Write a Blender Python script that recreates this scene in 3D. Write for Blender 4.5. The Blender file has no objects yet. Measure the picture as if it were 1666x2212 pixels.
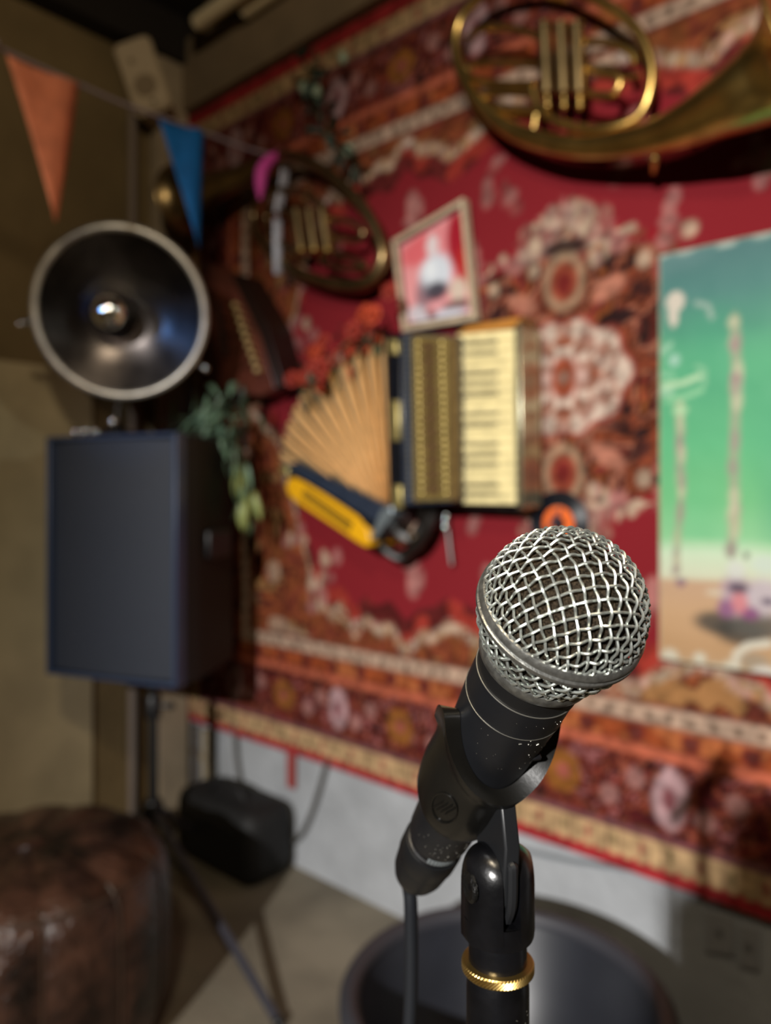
import bpy, math, random
import numpy as np
from mathutils import Vector, Matrix, Quaternion
random.seed(7)
R = math.radians
SC = bpy.context.scene
COL = SC.collection

# ------------------------------------------------------------------ camera
FPX, CX, HY, H = 1650.0, 833.0, 1068.0, 1.35     # focal length in pixels of a 1666x2212 frame, horizon row, eye height
cam = bpy.data.cameras.new('camera')
cam.sensor_fit = 'HORIZONTAL'
cam.sensor_width = 36.0
cam.lens = FPX * 36.0 / 1666.0
cam.shift_y = -(1106.0 - HY) / 1666.0
cam.clip_start = 0.01
cam.dof.use_dof = True
cam.dof.focus_distance = 0.222
cam.dof.aperture_fstop = cam.lens / 1000.0 / 0.0036
co = bpy.data.objects.new('camera', cam)
COL.objects.link(co)
co.location = (0, 0, H)
co.rotation_euler = (R(90), 0, 0)
SC.camera = co

# ------------------------------------------------------------------ world, lights, exposure
SC.view_settings.view_transform = 'Standard'
SC.view_settings.look = 'None'
SC.view_settings.gamma = 1.0
SC.view_settings.use_curve_mapping = False
SC.view_settings.exposure = 0.0
world = bpy.data.worlds.new('world')
SC.world = world
world.use_nodes = True
world.node_tree.nodes['Background'].inputs[0].default_value = (0.02, 0.018, 0.015, 1)
world.node_tree.nodes['Background'].inputs[1].default_value = 0.3
SC.cycles.use_denoising = True
SC.cycles.max_bounces = 6
SC.cycles.caustics_reflective = False
SC.cycles.caustics_refractive = False

def light(name, kind, loc, power, color, size=0.05, target=None, angle=60, blend=0.5):
    l = bpy.data.lights.new(name, kind)
    l.energy = power
    l.color = color
    l.shadow_soft_size = size
    if kind == 'SPOT':
        l.spot_size = R(angle)
        l.spot_blend = blend
    o = bpy.data.objects.new(name, l)
    COL.objects.link(o)
    o.location = loc
    if target is not None:
        o.rotation_euler = (Vector(target) - Vector(loc)).to_track_quat('-Z', 'Y').to_euler()
    return o

# stage lamp behind and to the left of the camera, a warm overhead light added as fill, small coloured lamps of the bar behind
light('stage_lamp', 'SPOT', (-2.13, -4.43, 3.13), 2700, (1.0, 0.975, 0.94), 0.05, (0.80, 1.80, 0.72), 40, 1.0)
light('ceiling_fill', 'POINT', (-0.25, -0.45, 2.85), 78, (1.0, 0.84, 0.60), 0.12)
light('bar_lamp', 'SPOT', (-0.55, -1.5, 2.15), 42, (1.0, 0.76, 0.55), 0.02, (-0.82, 2.3, 1.75), 15, 0.6)
light('blue_lamp', 'SPOT', (-1.75, 0.95, 2.0), 15, (0.16, 0.40, 1.0), 0.03, (-0.82, 2.4, 1.75), 22, 0.6)
light('pin_lamp', 'SPOT', (1.6, 0.62, 2.3), 24, (0.92, 1.0, 0.93), 0.03, (-0.82, 2.4, 1.85), 13, 0.6)

# ------------------------------------------------------------------ projection helpers (real planes of the room)
WA = R(-42)                                   # direction of the rug wall
WD = Vector((math.cos(WA), math.sin(WA), 0))
WN = Vector((math.sin(WA), -math.cos(WA), 0)) # into the room
WC = Vector((-0.852, 3.247, 0))               # corner of the two walls on the floor

def W(s, off, z):
    p = WC + WD * s + WN * off
    return Vector((p.x, p.y, z))

def wp(px, py, off=0.0):
    """pixel of the photograph -> (s, z) on the plane at distance off from the rug wall"""
    t = (px - CX) / FPX
    b = WC + WN * off
    s = (t * b.y - b.x) / (WD.x - t * WD.y)
    Y = b.y + s * WD.y
    return s, H - (py - HY) / FPX * Y

def pt(px, py, Z):
    return Vector(((px - CX) / FPX * Z, Z, H - (py - HY) / FPX * Z))

class WallFrame:
    def __init__(self, px, py):
        self.s0, self.z0 = wp(px, py, 0.0)
        self.loc = W(self.s0, 0, self.z0)
        self.rz = WA
    def L(self, px, py, off):
        s, z = wp(px, py, off)
        return Vector((s - self.s0, -off, z - self.z0))

# ------------------------------------------------------------------ materials
def lin(c):
    if isinstance(c, str):
        c = tuple(int(c[i:i + 2], 16) / 255 for i in (0, 2, 4))
    return tuple(((x / 12.92) if x <= 0.04045 else ((x + 0.055) / 1.055) ** 2.4) for x in c[:3])

MATS = {}
def mat(name, col, rough=0.6, metal=0.0, var=0.0, vscale=30.0, col2=None, bump=0.0, bscale=200.0, coat=0.0, spec=0.5, detail=3.0, lo=0.35, hi=0.65, sheen=0.0):
    if name in MATS:
        return MATS[name]
    m = bpy.data.materials.new(name)
    m.use_nodes = True
    nt = m.node_tree
    b = nt.nodes['Principled BSDF']
    c = lin(col)
    b.inputs['Base Color'].default_value = (*c, 1)
    b.inputs['Roughness'].default_value = rough
    b.inputs['Metallic'].default_value = metal
    b.inputs['Specular IOR Level'].default_value = spec
    b.inputs['Coat Weight'].default_value = coat
    b.inputs['Sheen Weight'].default_value = sheen
    tc = nt.nodes.new('ShaderNodeTexCoord')
    if var > 0 or col2 is not None:
        n = nt.nodes.new('ShaderNodeTexNoise')
        n.inputs['Scale'].default_value = vscale
        n.inputs['Detail'].default_value = detail
        nt.links.new(tc.outputs['Object'], n.inputs['Vector'])
        cr = nt.nodes.new('ShaderNodeValToRGB')
        cr.color_ramp.elements[0].position = lo
        cr.color_ramp.elements[1].position = hi
        c2 = lin(col2) if col2 is not None else tuple(max(0, x * (1 - var)) for x in c)
        c1 = c if col2 is not None else tuple(x * (1 + var) for x in c)
        cr.color_ramp.elements[0].color = (*c2, 1)
        cr.color_ramp.elements[1].color = (*c1, 1)
        nt.links.new(n.outputs['Fac'], cr.inputs['Fac'])
        nt.links.new(cr.outputs['Color'], b.inputs['Base Color'])
    if bump > 0:
        n2 = nt.nodes.new('ShaderNodeTexNoise')
        n2.inputs['Scale'].default_value = bscale
        n2.inputs['Detail'].default_value = 4
        nt.links.new(tc.outputs['Object'], n2.inputs['Vector'])
        bp = nt.nodes.new('ShaderNodeBump')
        bp.inputs['Strength'].default_value = bump
        bp.inputs['Distance'].default_value = 1.0 / bscale
        nt.links.new(n2.outputs['Fac'], bp.inputs['Height'])
        nt.links.new(bp.outputs['Normal'], b.inputs['Normal'])
    MATS[name] = m
    return m

def attr_mat(name, rough=0.9, spec=0.2, bump=0.0, bscale=400):
    m = mat(name, (1, 1, 1), rough, spec=spec, bump=bump, bscale=bscale)
    nt = m.node_tree
    a = nt.nodes.new('ShaderNodeAttribute')
    a.attribute_name = 'paint'
    nt.links.new(a.outputs['Color'], nt.nodes['Principled BSDF'].inputs['Base Color'])
    return m

M_WALL = mat('plaster_grey', '9b9ea2', 0.9, var=0.12, vscale=5, bump=0.25, bscale=40, spec=0.2)
M_WALL_L = mat('plaster_beige', '7c6a4a', 0.9, var=0.12, vscale=4, bump=0.25, bscale=40, spec=0.2)
M_FLOOR = mat('concrete', '7b7364', 0.75, var=0.25, vscale=3, bump=0.2, bscale=60, spec=0.3)
M_CEIL = mat('dark_ceiling', '2a2118', 0.9, var=0.2)
M_BEAM = mat('painted_beam', '7c6b54', 0.8, var=0.1, vscale=6)
M_PALE = mat('pale_boxing', 'a4937a', 0.8, var=0.1, vscale=8)
M_STEELWIRE = mat('grille_steel', 'dadfd8', 0.36, 0.9)
M_RING = mat('grille_ring_steel', '94948f', 0.32, 0.85, var=0.25, vscale=400, bump=0.12, bscale=900)
M_FOAM = mat('grille_foam', '2c251c', 1.0, var=0.75, vscale=1500, bump=0.8, bscale=1600, spec=0.1)
M_MIC = mat('mic_enamel', '191a1d', 0.36, 0.2, var=0.12, vscale=60, bump=0.03, bscale=2500)
M_MICD = mat('mic_black_band', '0d0d0e', 0.5)
M_EDGE = mat('worn_edge', 'a7a49a', 0.4, 0.9)
M_CLIP = mat('clip_plastic', '100f0d', 0.3, var=0.25, vscale=40, bump=0.04, bscale=900)
M_BLACKM = mat('black_stand_metal', '0b0b0d', 0.26, 0.0, var=0.3, vscale=90, bump=0.05, bscale=700)
M_BLACKP = mat('black_plastic', '121214', 0.42)
M_CABLE = mat('cable_rubber', '15171b', 0.45)
M_BRASSK = mat('knurled_brass', 'c2a463', 0.36, 1.0)
M_CHIP = mat('paint_chip', '8c8078', 0.5, 0.5)
M_BRASS = mat('aged_brass', 'd0ae66', 0.31, 1.0, var=0.2, vscale=14)
M_BRASSD = mat('dark_brass', '96805a', 0.34, 1.0, var=0.25, vscale=14)
M_CHROME = mat('chrome', 'd8d8d6', 0.16, 1.0)
M_SPKR = mat('speaker_grille_cloth', '292e39', 0.6, var=0.15, vscale=300, bump=0.2, bscale=700)
M_SPKB = mat('speaker_box', '0c0c0d', 0.7, bump=0.2, bscale=500)

# ------------------------------------------------------------------ mesh builder
def catmull(pts, n=6, closed=False):
    out = []
    N = len(pts)
    rng = range(N if closed else N - 1)
    dim = len(pts[0])
    for i in rng:
        p1, p2 = pts[i % N], pts[(i + 1) % N]
        p0 = pts[(i - 1) % N] if (closed or i > 0) else p1
        p3 = pts[(i + 2) % N] if (closed or i + 2 < N) else p2
        for k in range(n):
            t = k / n
            out.append(tuple(0.5 * ((2 * p1[d]) + (-p0[d] + p2[d]) * t + (2 * p0[d] - 5 * p1[d] + 4 * p2[d] - p3[d]) * t * t
                                    + (-p0[d] + 3 * p1[d] - 3 * p2[d] + p3[d]) * t ** 3) for d in range(dim)))
    if not closed:
        out.append(tuple(pts[-1]))
    return out

class MB:
    def __init__(self):
        self.v, self.f = [], []
    def add(self, vs, fs):
        b = len(self.v)
        self.v += [tuple(v) for v in vs]
        self.f += [tuple(i + b for i in f) for f in fs]
        return self
    def box(self, c, size, rot=None):
        x, y, z = size[0] / 2, size[1] / 2, size[2] / 2
        vs = [Vector(p) for p in ((-x, -y, -z), (x, -y, -z), (x, y, -z), (-x, y, -z), (-x, -y, z), (x, -y, z), (x, y, z), (-x, y, z))]
        if rot is not None:
            vs = [rot @ v for v in vs]
        c = Vector(c)
        return self.add([v + c for v in vs], [(0, 3, 2, 1), (4, 5, 6, 7), (0, 1, 5, 4), (1, 2, 6, 5), (2, 3, 7, 6), (3, 0, 4, 7)])
    def prism(self, front, back):
        """closed prism between two outlines with the same number of points"""
        n = len(front)
        fs = [tuple(range(n)), tuple(range(2 * n - 1, n - 1, -1))]
        fs += [(i, n + i, n + (i + 1) % n, (i + 1) % n) for i in range(n)]
        return self.add(list(front) + list(back), fs)
    def tube(self, pts, rad, n=10, closed=False, caps=True, up=None):
        P = [Vector(p) for p in pts]
        N = len(P)
        rad = [rad] * N if not hasattr(rad, '__len__') else rad
        T = []
        for i in range(N):
            a = P[(i - 1) % N] if (closed or i > 0) else P[i]
            b = P[(i + 1) % N] if (closed or i < N - 1) else P[i]
            t = (b - a)
            T.append(t.normalized() if t.length > 1e-12 else Vector((0, 0, 1)))
        u = T[0].orthogonal().normalized() if up is None else (Vector(up) - T[0] * Vector(up).dot(T[0])).normalized()
        vs, fs = [], []
        for i in range(N):
            u = (u - T[i] * u.dot(T[i]))
            u = u.normalized() if u.length > 1e-9 else T[i].orthogonal().normalized()
            w = T[i].cross(u)
            for k in range(n):
                a = 2 * math.pi * k / n
                vs.append(P[i] + (u * math.cos(a) + w * math.sin(a)) * rad[i])
        for i in range(N if closed else N - 1):
            j = (i + 1) % N
            for k in range(n):
                l = (k + 1) % n
                fs.append((i * n + k, i * n + l, j * n + l, j * n + k))
        if caps and not closed:
            fs.append(tuple(range(n - 1, -1, -1)))
            fs.append(tuple((N - 1) * n + k for k in range(n)))
        return self.add(vs, fs)
    def lathe(self, prof, n=40, M=None, cap0=True, cap1=True, a0=0.0, a1=2 * math.pi):
        full = abs(a1 - a0 - 2 * math.pi) < 1e-6
        m = n if full else n + 1
        vs, fs = [], []
        for r, z in prof:
            for k in range(m):
                a = a0 + (a1 - a0) * k / n
                v = Vector((r * math.cos(a), r * math.sin(a), z))
                vs.append(M @ v if M is not None else v)
        for i in range(len(prof) - 1):
            for k in range(n):
                l = (k + 1) % m
                fs.append((i * m + k, i * m + l, (i + 1) * m + l, (i + 1) * m + k))
        if full and cap0:
            fs.append(tuple(range(m - 1, -1, -1)))
        if full and cap1:
            fs.append(tuple((len(prof) - 1) * m + k for k in range(m)))
        return self.add(vs, fs)
    def sphere(self, c, r, n=16, sc=(1, 1, 1), rot=None):
        c = Vector(c)
        vs, fs = [], []
        h = n // 2
        for i in range(h + 1):
            th = math.pi * i / h
            for k in range(n):
                a = 2 * math.pi * k / n
                v = Vector((math.sin(th) * math.cos(a) * sc[0], math.sin(th) * math.sin(a) * sc[1], math.cos(th) * sc[2])) * r
                vs.append((rot @ v if rot is not None else v) + c)
        for i in range(h):
            for k in range(n):
                l = (k + 1) % n
                fs.append((i * n + k, (i + 1) * n + k, (i + 1) * n + l, i * n + l))
        return self.add(vs, fs)
    def build(self, name, m, parent=None, smooth=True, bevel=0.0, seg=2, angle=38, sub=0):
        me = bpy.data.meshes.new(name)
        me.from_pydata(self.v, [], self.f)
        me.validate()
        if smooth:
            me.shade_smooth()
            me.set_sharp_from_angle(angle=R(angle))
        me.materials.append(m)
        o = bpy.data.objects.new(name, me)
        COL.objects.link(o)
        if parent is not None:
            o.parent = parent
        if bevel > 0:
            b = o.modifiers.new('bevel', 'BEVEL')
            b.width = bevel
            b.segments = seg
            b.limit_method = 'ANGLE'
            b.angle_limit = R(30)
        if sub:
            s = o.modifiers.new('sub', 'SUBSURF')
            s.levels = s.render_levels = sub
        return o

def tag(o, label, cat, group=None, kind=None):
    if label: o['label'] = label
    if cat: o['category'] = cat
    if group: o['group'] = group
    if kind: o['kind'] = kind
    return o
def thing(name, label, cat, loc=(0, 0, 0), rz=0.0, group=None, M=None):
    o = bpy.data.objects.new(name, None)
    o.empty_display_size = 0.05
    COL.objects.link(o)
    if M is not None:
        o.matrix_world = M
    else:
        o.location = loc
        o.rotation_euler = (0, 0, rz)
    return tag(o, label, cat, group)
def wthing(name, label, cat, fr, group=None):
    return thing(name, label, cat, fr.loc, fr.rz, group)
def struct(name, mb, m, **k):
    o = mb.build(name, m, None, **k)
    o['kind'] = 'structure'
    return o
def clone(o, name, parent, loc=None, rot=None, sc=None):
    c = o.copy()
    c.name = name
    COL.objects.link(c)
    c.parent = parent
    if loc is not None: c.location = loc
    if rot is not None: c.rotation_euler = rot
    if sc is not None: c.scale = (sc, sc, sc) if not hasattr(sc, '__len__') else sc
    return c

# ================================================================== STRUCTURE
SW, OW, ZC = 6.4, 7.6, 3.30                 # room size along the rug wall, away from it, ceiling height
def wallbox(name, s0, s1, o0, o1, z0, z1, m, **k):
    mb = MB()
    base = [W(s0, o0, z0), W(s1, o0, z0), W(s1, o1, z0), W(s0, o1, z0)]
    top = [p + Vector((0, 0, z1 - z0)) for p in base]
    mb.prism(top, base)
    return struct(name, mb, m, smooth=False, **k)
wallbox('wall_back', -0.1, SW + 0.1, -0.1, 0, 0, ZC, M_WALL)
wallbox('wall_left', -0.1, 0, 0, OW, 0, ZC, M_WALL_L)
wallbox('wall_right', SW, SW + 0.1, 0, OW, 0, ZC, M_WALL_L)
wallbox('wall_front', -0.1, SW + 0.1, OW, OW + 0.1, 0, ZC, M_WALL_L)
wallbox('floor', -0.1, SW + 0.1, -0.1, OW + 0.1, -0.1, 0, M_FLOOR)
wallbox('ceiling', -0.1, SW + 0.1, -0.1, OW + 0.1, ZC, ZC + 0.1, M_CEIL)
wallbox('trim_1', 0.0, SW, 0, 0.06, 2.93, 3.22, M_BEAM, bevel=0.004)            # painted beam over the rug
wallbox('trim_2', 0.0, 0.07, 0.03, 0.17, 0, 3.22, M_PALE, bevel=0.004)           # pale boxing in the corner
wallbox('trim_3', 0.0, 0.018, 0.42, 1.9, 0, 1.82, mat('lower_panel', 'b3a482', 0.85, var=0.12, vscale=5), bevel=0.003)
wallbox('trim_4', 0.0, 0.10, 0.0, 5.6, 3.12, ZC, mat('dark_top_strip', '1c150e', 0.9))  # dark strip along the top of the left wall

# ================================================================== RUG
def vnoise(x, y, sc, seed):
    rs = np.random.RandomState(seed)
    G = rs.rand(256, 256)
    X, Y = x * sc + 1000.3, y * sc + 1000.7
    xi, yi = np.floor(X).astype(int), np.floor(Y).astype(int)
    fx, fy = X - xi, Y - yi
    fx, fy = fx * fx * (3 - 2 * fx), fy * fy * (3 - 2 * fy)
    g = lambda a, b: G[a % 256, b % 256]
    return (g(xi, yi) * (1 - fx) + g(xi + 1, yi) * fx) * (1 - fy) + (g(xi, yi + 1) * (1 - fx) + g(xi + 1, yi + 1) * fx) * fy

class Canvas:
    def __init__(self, x, y, base):
        self.x, self.y = x, y
        self.c = np.empty(x.shape + (3,))
        self.c[:] = lin(base)
    def put(self, m, col, a=1.0):
        m = np.clip(m, 0, 1)[..., None] * a
        self.c = self.c * (1 - m) + np.array(lin(col)) * m
    def ell(self, cx, cy, rx, ry, col, a=1.0, soft=0.15, rot=0.0):
        dx, dy = self.x - cx, self.y - cy
        if rot:
            c, s = math.cos(rot), math.sin(rot)
            dx, dy = dx * c + dy * s, -dx * s + dy * c
        d = np.sqrt((dx / rx) ** 2 + (dy / ry) ** 2)
        self.put((1 - d) / soft + 0.5, col, a)
    def line(self, pts, w, col, a=1.0):
        best = np.full(self.x.shape, 9.0)
        for (x0, y0), (x1, y1) in zip(pts[:-1], pts[1:]):
            vx, vy = x1 - x0, y1 - y0
            t = np.clip(((self.x - x0) * vx + (self.y - y0) * vy) / max(vx * vx + vy * vy, 1e-12), 0, 1)
            best = np.minimum(best, np.hypot(self.x - x0 - t * vx, self.y - y0 - t * vy))
        self.put((w / 2 - best) / (w * 0.3) + 0.5, col, a)
    def mottle(self, m, cols, sc, seed):
        n = vnoise(self.x, self.y, sc, seed)
        n2 = vnoise(self.x, self.y, sc * 2.1, seed + 1)
        n = np.clip((n * 0.65 + n2 * 0.35 - 0.2) / 0.6, 0, 0.999)
        k = (n * len(cols)).astype(int)
        pal = np.array([lin(c) for c in cols])
        mm = np.clip(m, 0, 1)[..., None]
        self.c = self.c * (1 - mm) + pal[k] * mm

def paint_grid(name, xs, zs, canvas, yfun, m, parent, thick=0.008):
    """a sheet in the local XZ plane (facing -Y) with a painted front and a real thickness"""
    nx, nz = len(xs), len(zs)
    X, Z = np.meshgrid(xs, zs)
    Yf = yfun(X, Z)
    vf = np.stack([X, Yf, Z], -1).reshape(-1, 3)
    verts = vf.tolist()
    faces = []
    for j in range(nz - 1):
        for i in range(nx - 1):
            a = j * nx + i
            faces.append((a, a + 1, a + nx + 1, a + nx))
    ring = [i for i in range(nx)] + [j * nx + nx - 1 for j in range(1, nz)] + [(nz - 1) * nx + i for i in range(nx - 2, -1, -1)] + [j * nx for j in range(nz - 2, 0, -1)]
    b = len(verts)
    for i in ring:
        v = verts[i]
        verts.append([v[0], v[1] + thick, v[2]])
    n = len(ring)
    for k in range(n):
        l = (k + 1) % n
        faces.append((ring[l], ring[k], b + k, b + l))
    faces.append(tuple(b + k for k in range(n - 1, -1, -1)))
    me = bpy.data.meshes.new(name)
    me.from_pydata(verts, [], faces)
    at = me.color_attributes.new('paint', 'FLOAT_COLOR', 'POINT')
    cols = np.ones((len(verts), 4))
    cols[:nx * nz, :3] = canvas.c.reshape(-1, 3)
    cols[nx * nz:, :3] = canvas.c.reshape(-1, 3)[ring]
    at.data.foreach_set('color', cols.astype(np.float32).ravel())
    me.shade_smooth()
    me.set_sharp_from_angle(angle=R(50))
    me.materials.append(m)
    o = bpy.data.objects.new(name, me)
    COL.objects.link(o)
    if parent is not None: o.parent = parent
    return o

RS0, RS1, RZ0, RZ1 = 0.03, 3.57, 0.412, 2.926
rcx, rcz = 1.80, 1.66
rug = thing('rug', 'large red floral oriental rug hung flat over the grey wall', 'rug', W(rcx, 0, rcz), WA)
HXR, HZR = 1.77, 1.257
xs = np.linspace(RS0 - rcx, RS1 - rcx, 520)
zs = np.linspace(RZ0 - rcz, RZ1 - rcz, 380)
X, Z = np.meshgrid(xs, zs)
cv = Canvas(X, Z, '8c2830')
nz1 = vnoise(X, Z, 3, 5)
cv.put((nz1 - 0.5) * 1.2, '7e1f24', 0.5)
ax, az = np.abs(X), np.abs(Z)
CREAM, PINK, ORNG, BRWN, DARK, MAR = 'b8a28c', 'a8736e', 'b5643c', '7f4a2b', '33201f', '6a2226'
# spandrels along the border
h = 0.035 + 0.075 * np.exp(-((ax - 0.36) / 0.10) ** 2) + 0.04 * np.exp(-((ax - 0.66) / 0.06) ** 2)
h = h + np.where(ax > 0.6, 0.12 * ((ax - 0.6) / 0.35) ** 1.6, 0) + np.where(ax > 0.95, 0.30 * np.clip((ax - 0.95) / 0.15, 0, 1.4), 0)
h = h + 0.02 * np.sin(ax * 55) * np.exp(-((ax - 0.75) / 0.3) ** 2) + 0.03 * (vnoise(ax, az, 14, 8) - 0.5)
dline = (HZR - 0.43 - az) - h                # positive inside the red field
cv.put((0.10 - dline) / 0.02, 'a8442f', 0.55)
fl = vnoise(ax, az, 16, 21)
cv.put(np.where((dline < 0.10) & (fl > 0.52), 1, 0), '5a2222', 0.9)
cv.mottle((0.038 - dline) / 0.02, [CREAM, 'b48f80', 'a5825f', CREAM, '8f5a44', 'c2aea0'], 26, 31)
cv.mottle((0.0 - dline) / 0.02, [BRWN, '84482b', '7a3c2c', '915230', '5f2e24', '9a7048'], 15, 41)
cv.put(np.where((dline < 0.0) & (vnoise(ax, az, 9, 44) > 0.76), 1, 0), CREAM, 0.6)
# medallion
th = np.arctan2(Z, X)
rm = np.sqrt((X / 0.34) ** 2 + (Z / 0.42) ** 2)
lob = 1 + 0.07 * np.cos(8 * th) + 0.05 * (vnoise(ax, az, 18, 51) - 0.5)
mm = (lob - rm) / 0.05
cv.mottle(mm, ['84432d', DARK, '8c4a30', '6a3426', 'a06a55', '5c2a23', '33201e', '96562f', '7d352e'], 17, 61)
cv.mottle((lob + 0.10 - rm) / 0.05 * (rm > lob), ['93222b', PINK, '93222b', CREAM, '93222b', '8a4a3a'], 13, 66)
# sprigs in the field
def sprig(cx, cz, r, seed, col=PINK, dens=9):
    rs = random.Random(seed)
    for sx in (1, -1):
        for sz in (1, -1):
            for k in range(dens):
                a, q = rs.uniform(0, 6.28), rs.uniform(0, 1) ** 0.6 * r
                cv.ell(sx * (cx + q * math.cos(a)), sz * (cz + q * math.sin(a) * 1.1), rs.uniform(0.012, 0.026), rs.uniform(0.012, 0.03),
                       rs.choice([col, CREAM, col, '8e4a48']), 0.85, 0.5)
            rs = random.Random(seed)
def P2(px, py):
    s, z = wp(px, py, 0.01)
    return s - rcx, z - rcz
for px, py, r, sd in ((1100, 400, .075, 1), (1330, 490, .05, 2), (1445, 505, .08, 3), (1640, 370, .06, 4), (720, 1225, .06, 5), (690, 1290, .05, 6), (640, 610, .07, 7), (655, 740, .08, 8), (900, 1240, .05, 9)):
    x_, z_ = P2(px, py)
    sprig(abs(x_), abs(z_), r, sd)
# pendants and crown, above and below
for sz in (1, -1):
    rs = random.Random(77)
    for k in range(46):
        dx = rs.gauss(0, .055); dz = .43 - abs(dx) * .75 + rs.gauss(0, .028)
        for sx in (1, -1):
            cv.ell(sx * dx, sz * dz, rs.uniform(.008, .02), rs.uniform(.010, .026), rs.choice([CREAM, 'a3837a', '93605a', 'b49a8a']), 0.8, 0.5)
    cv.ell(0, sz * 0.345, 0.065, 0.022, '2b1a1a', 0.9, 0.4)
    cv.ell(0, sz * 0.255, 0.060, 0.076, 'a58a70', 1, 0.35)
    cv.ell(0, sz * 0.255, 0.042, 0.055, '8d4633', 1, 0.3)
    cv.ell(0, sz * 0.25, 0.022, 0.03, '7a2b28', 1, 0.4)
    for sx in (1, -1):
        cv.ell(sx * 0.125, sz * 0.215, 0.05, 0.024, 'b57a66', 0.9, 0.4, sx * sz * 0.5)
        cv.ell(sx * 0.16, sz * 0.14, 0.03, 0.02, '2e1d1e', 0.8, 0.5)
        cv.ell(sx * 0.21, sz * 0.20, 0.03, 0.02, '2a1c20', 0.8, 0.5, -sx * sz * 0.7)
# white rosette
rr = np.sqrt((X / 0.185) ** 2 + (Z / 0.150) ** 2)
sc1 = 1 + 0.05 * np.cos(10 * th)
cv.put((sc1 + 0.06 - rr) / 0.04, '9a4a40', 0.9)
cv.put((sc1 - rr) / 0.05, 'c9b5a6')
cv.put(np.clip((0.16 - np.abs(rr - 0.62)) / 0.08, 0, 1) * (0.5 + 0.5 * np.cos(12 * th)) * (vnoise(X, Z, 40, 3) > 0.3), '9b5b46', 0.75)
cv.put((0.40 - rr) / 0.05, 'c9a79c')
cv.ell(0, 0, 0.036, 0.056, '93482f', 1, 0.3)
cv.ell(0, 0, 0.015, 0.022, '7f6152', 1, 0.5)
for a in (0, 1, 2, 3):
    cx_, cz_ = (0.085 * math.cos(a * math.pi / 2), 0.095 * math.sin(a * math.pi / 2))
    cv.ell(cx_, cz_, 0.014 if a % 2 == 0 else 0.032, 0.032 if a % 2 == 0 else 0.014, '8a4a32', 0.95, 0.4)
for k in range(14):
    a = 2 * math.pi * (k + 0.5) / 14
    cv.ell(0.145 * math.cos(a), 0.118 * math.sin(a), 0.008, 0.008, '94523f', 0.8, 0.6)
cv.put(np.where((rr < sc1 * .96) & (vnoise(ax, az, 46, 15) > 0.62), 1, 0), '8f5c48', 0.7)
cv.put(np.where((rr < sc1 * .96) & (vnoise(ax, az, 70, 16) > 0.66), 1, 0), 'a0766a', 0.6)
# borders by distance from the edge
d = np.minimum(HXR - ax, HZR - az)
al = np.where(HXR - ax < HZR - az, Z, X)      # position along the border
bord = lambda a, b: np.clip((d - a) / 0.006, 0, 1) * np.clip((b - d) / 0.006, 0, 1)
cv.mottle(bord(0.10, 0.445), ['74302a', '5a2524', '6e4030', '82402c', '4a2322'], 20, 71)
cv.mottle(bord(0.13, 0.305), ['5c2122', '3f1d20', '83402b', '6b2624', '8f4f3d', '2c1a1a', '75312a', '966060', '6b2c22'], 26, 81)
per = 0.57
ph = (al + per / 2) % per - per / 2
ph2 = (al) % per - per / 2
dc = d - 0.215
for q, colA, colB, rx, rz_ in ((ph, '94602b', '9c554c', .06, .06), (ph2, 'b8979a', '80444a', .05, .08)):
    e = np.sqrt((q / rx) ** 2 + (dc / rz_) ** 2)
    cv.put((1 - e + 0.25 * (vnoise(X, Z, 30, 9) - 0.5)) / 0.2 * bord(0.12, 0.31), colA, 0.9)
    cv.put((0.42 - e) / 0.15 * bord(0.12, 0.31), colB, 0.9)
for q0 in (0.13, 0.2, -0.13, -0.2):
    e = np.sqrt(((ph - q0) / .03) ** 2 + ((dc - 0.03 * math.sin(q0 * 40)) / .03) ** 2)
    cv.put((1 - e) / 0.3 * bord(0.12, 0.31), 'a87a74', 0.8)
cv.put(bord(0.30, 0.332), 'b9654c')
cv.mottle(bord(0.332, 0.385), ['a5542f', '8e4527', 'b1683f'], 18, 91)
q = (al / 0.135) % 1 - 0.5
cv.put((0.18 - np.abs(q)) / 0.05 * bord(0.338, 0.38), '6c2a26', 0.95)
cv.put((0.07 - np.abs(q)) / 0.04 * bord(0.35, 0.368), '5a4038', 0.9)
cv.put(bord(0.385, 0.435), 'bfa48f', 0.9)
q = (al / 0.052) % 1 - 0.5
cv.put((0.2 - np.abs(q)) / 0.1 * bord(0.395, 0.42), '5e4a3c', 0.85)
cv.put(bord(0.105, 0.125), '7d5358')
cv.put(bord(0.036, 0.108), 'c0a078')
q = (al / 0.036) % 1 - 0.5
cv.put((0.12 - np.abs(q)) / 0.1 * bord(0.045, 0.10), '8d6f58', 0.7)
q = (al / 0.144) % 1 - 0.5
cv.put((0.06 - np.abs(q)) / 0.04 * bord(0.055, 0.095), '8f2a38', 0.9)
q = (al / 0.144 + 0.5) % 1 - 0.5
cv.put((0.05 - np.abs(q)) / 0.04 * bord(0.055, 0.095), '4a4a2a', 0.9)
q = (al / 0.036 + 0.5) % 1 - 0.5
cv.put((0.042 - d + 0.012 * (np.abs(q) * 2 - 0.5)) / 0.004, 'a83438')
wav = lambda X, Z: -0.022 + 0.006 * np.sin(X * 2.3 + 0.5) * np.cos(Z * 1.9) + 0.003 * np.sin(X * 6.1 + Z * 4)
field = np.clip((cv.c[..., 0:1] > 0.2) & (cv.c[..., 1:2] < 0.03), 0, 1)
spk = (0.62 + 0.76 * vnoise(X, Z, 52, 111))[..., None]
cv.c = cv.c * np.where(field, 1, spk)
cv.c = np.where(cv.c > 0, (cv.c * 0.78) ** 1.05, 0)
paint_grid('pile', xs, zs, cv, wav, attr_mat('rug_pile', 0.95, 0.1, 0.3, 350), rug, 0.009)
mb = MB()
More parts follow.
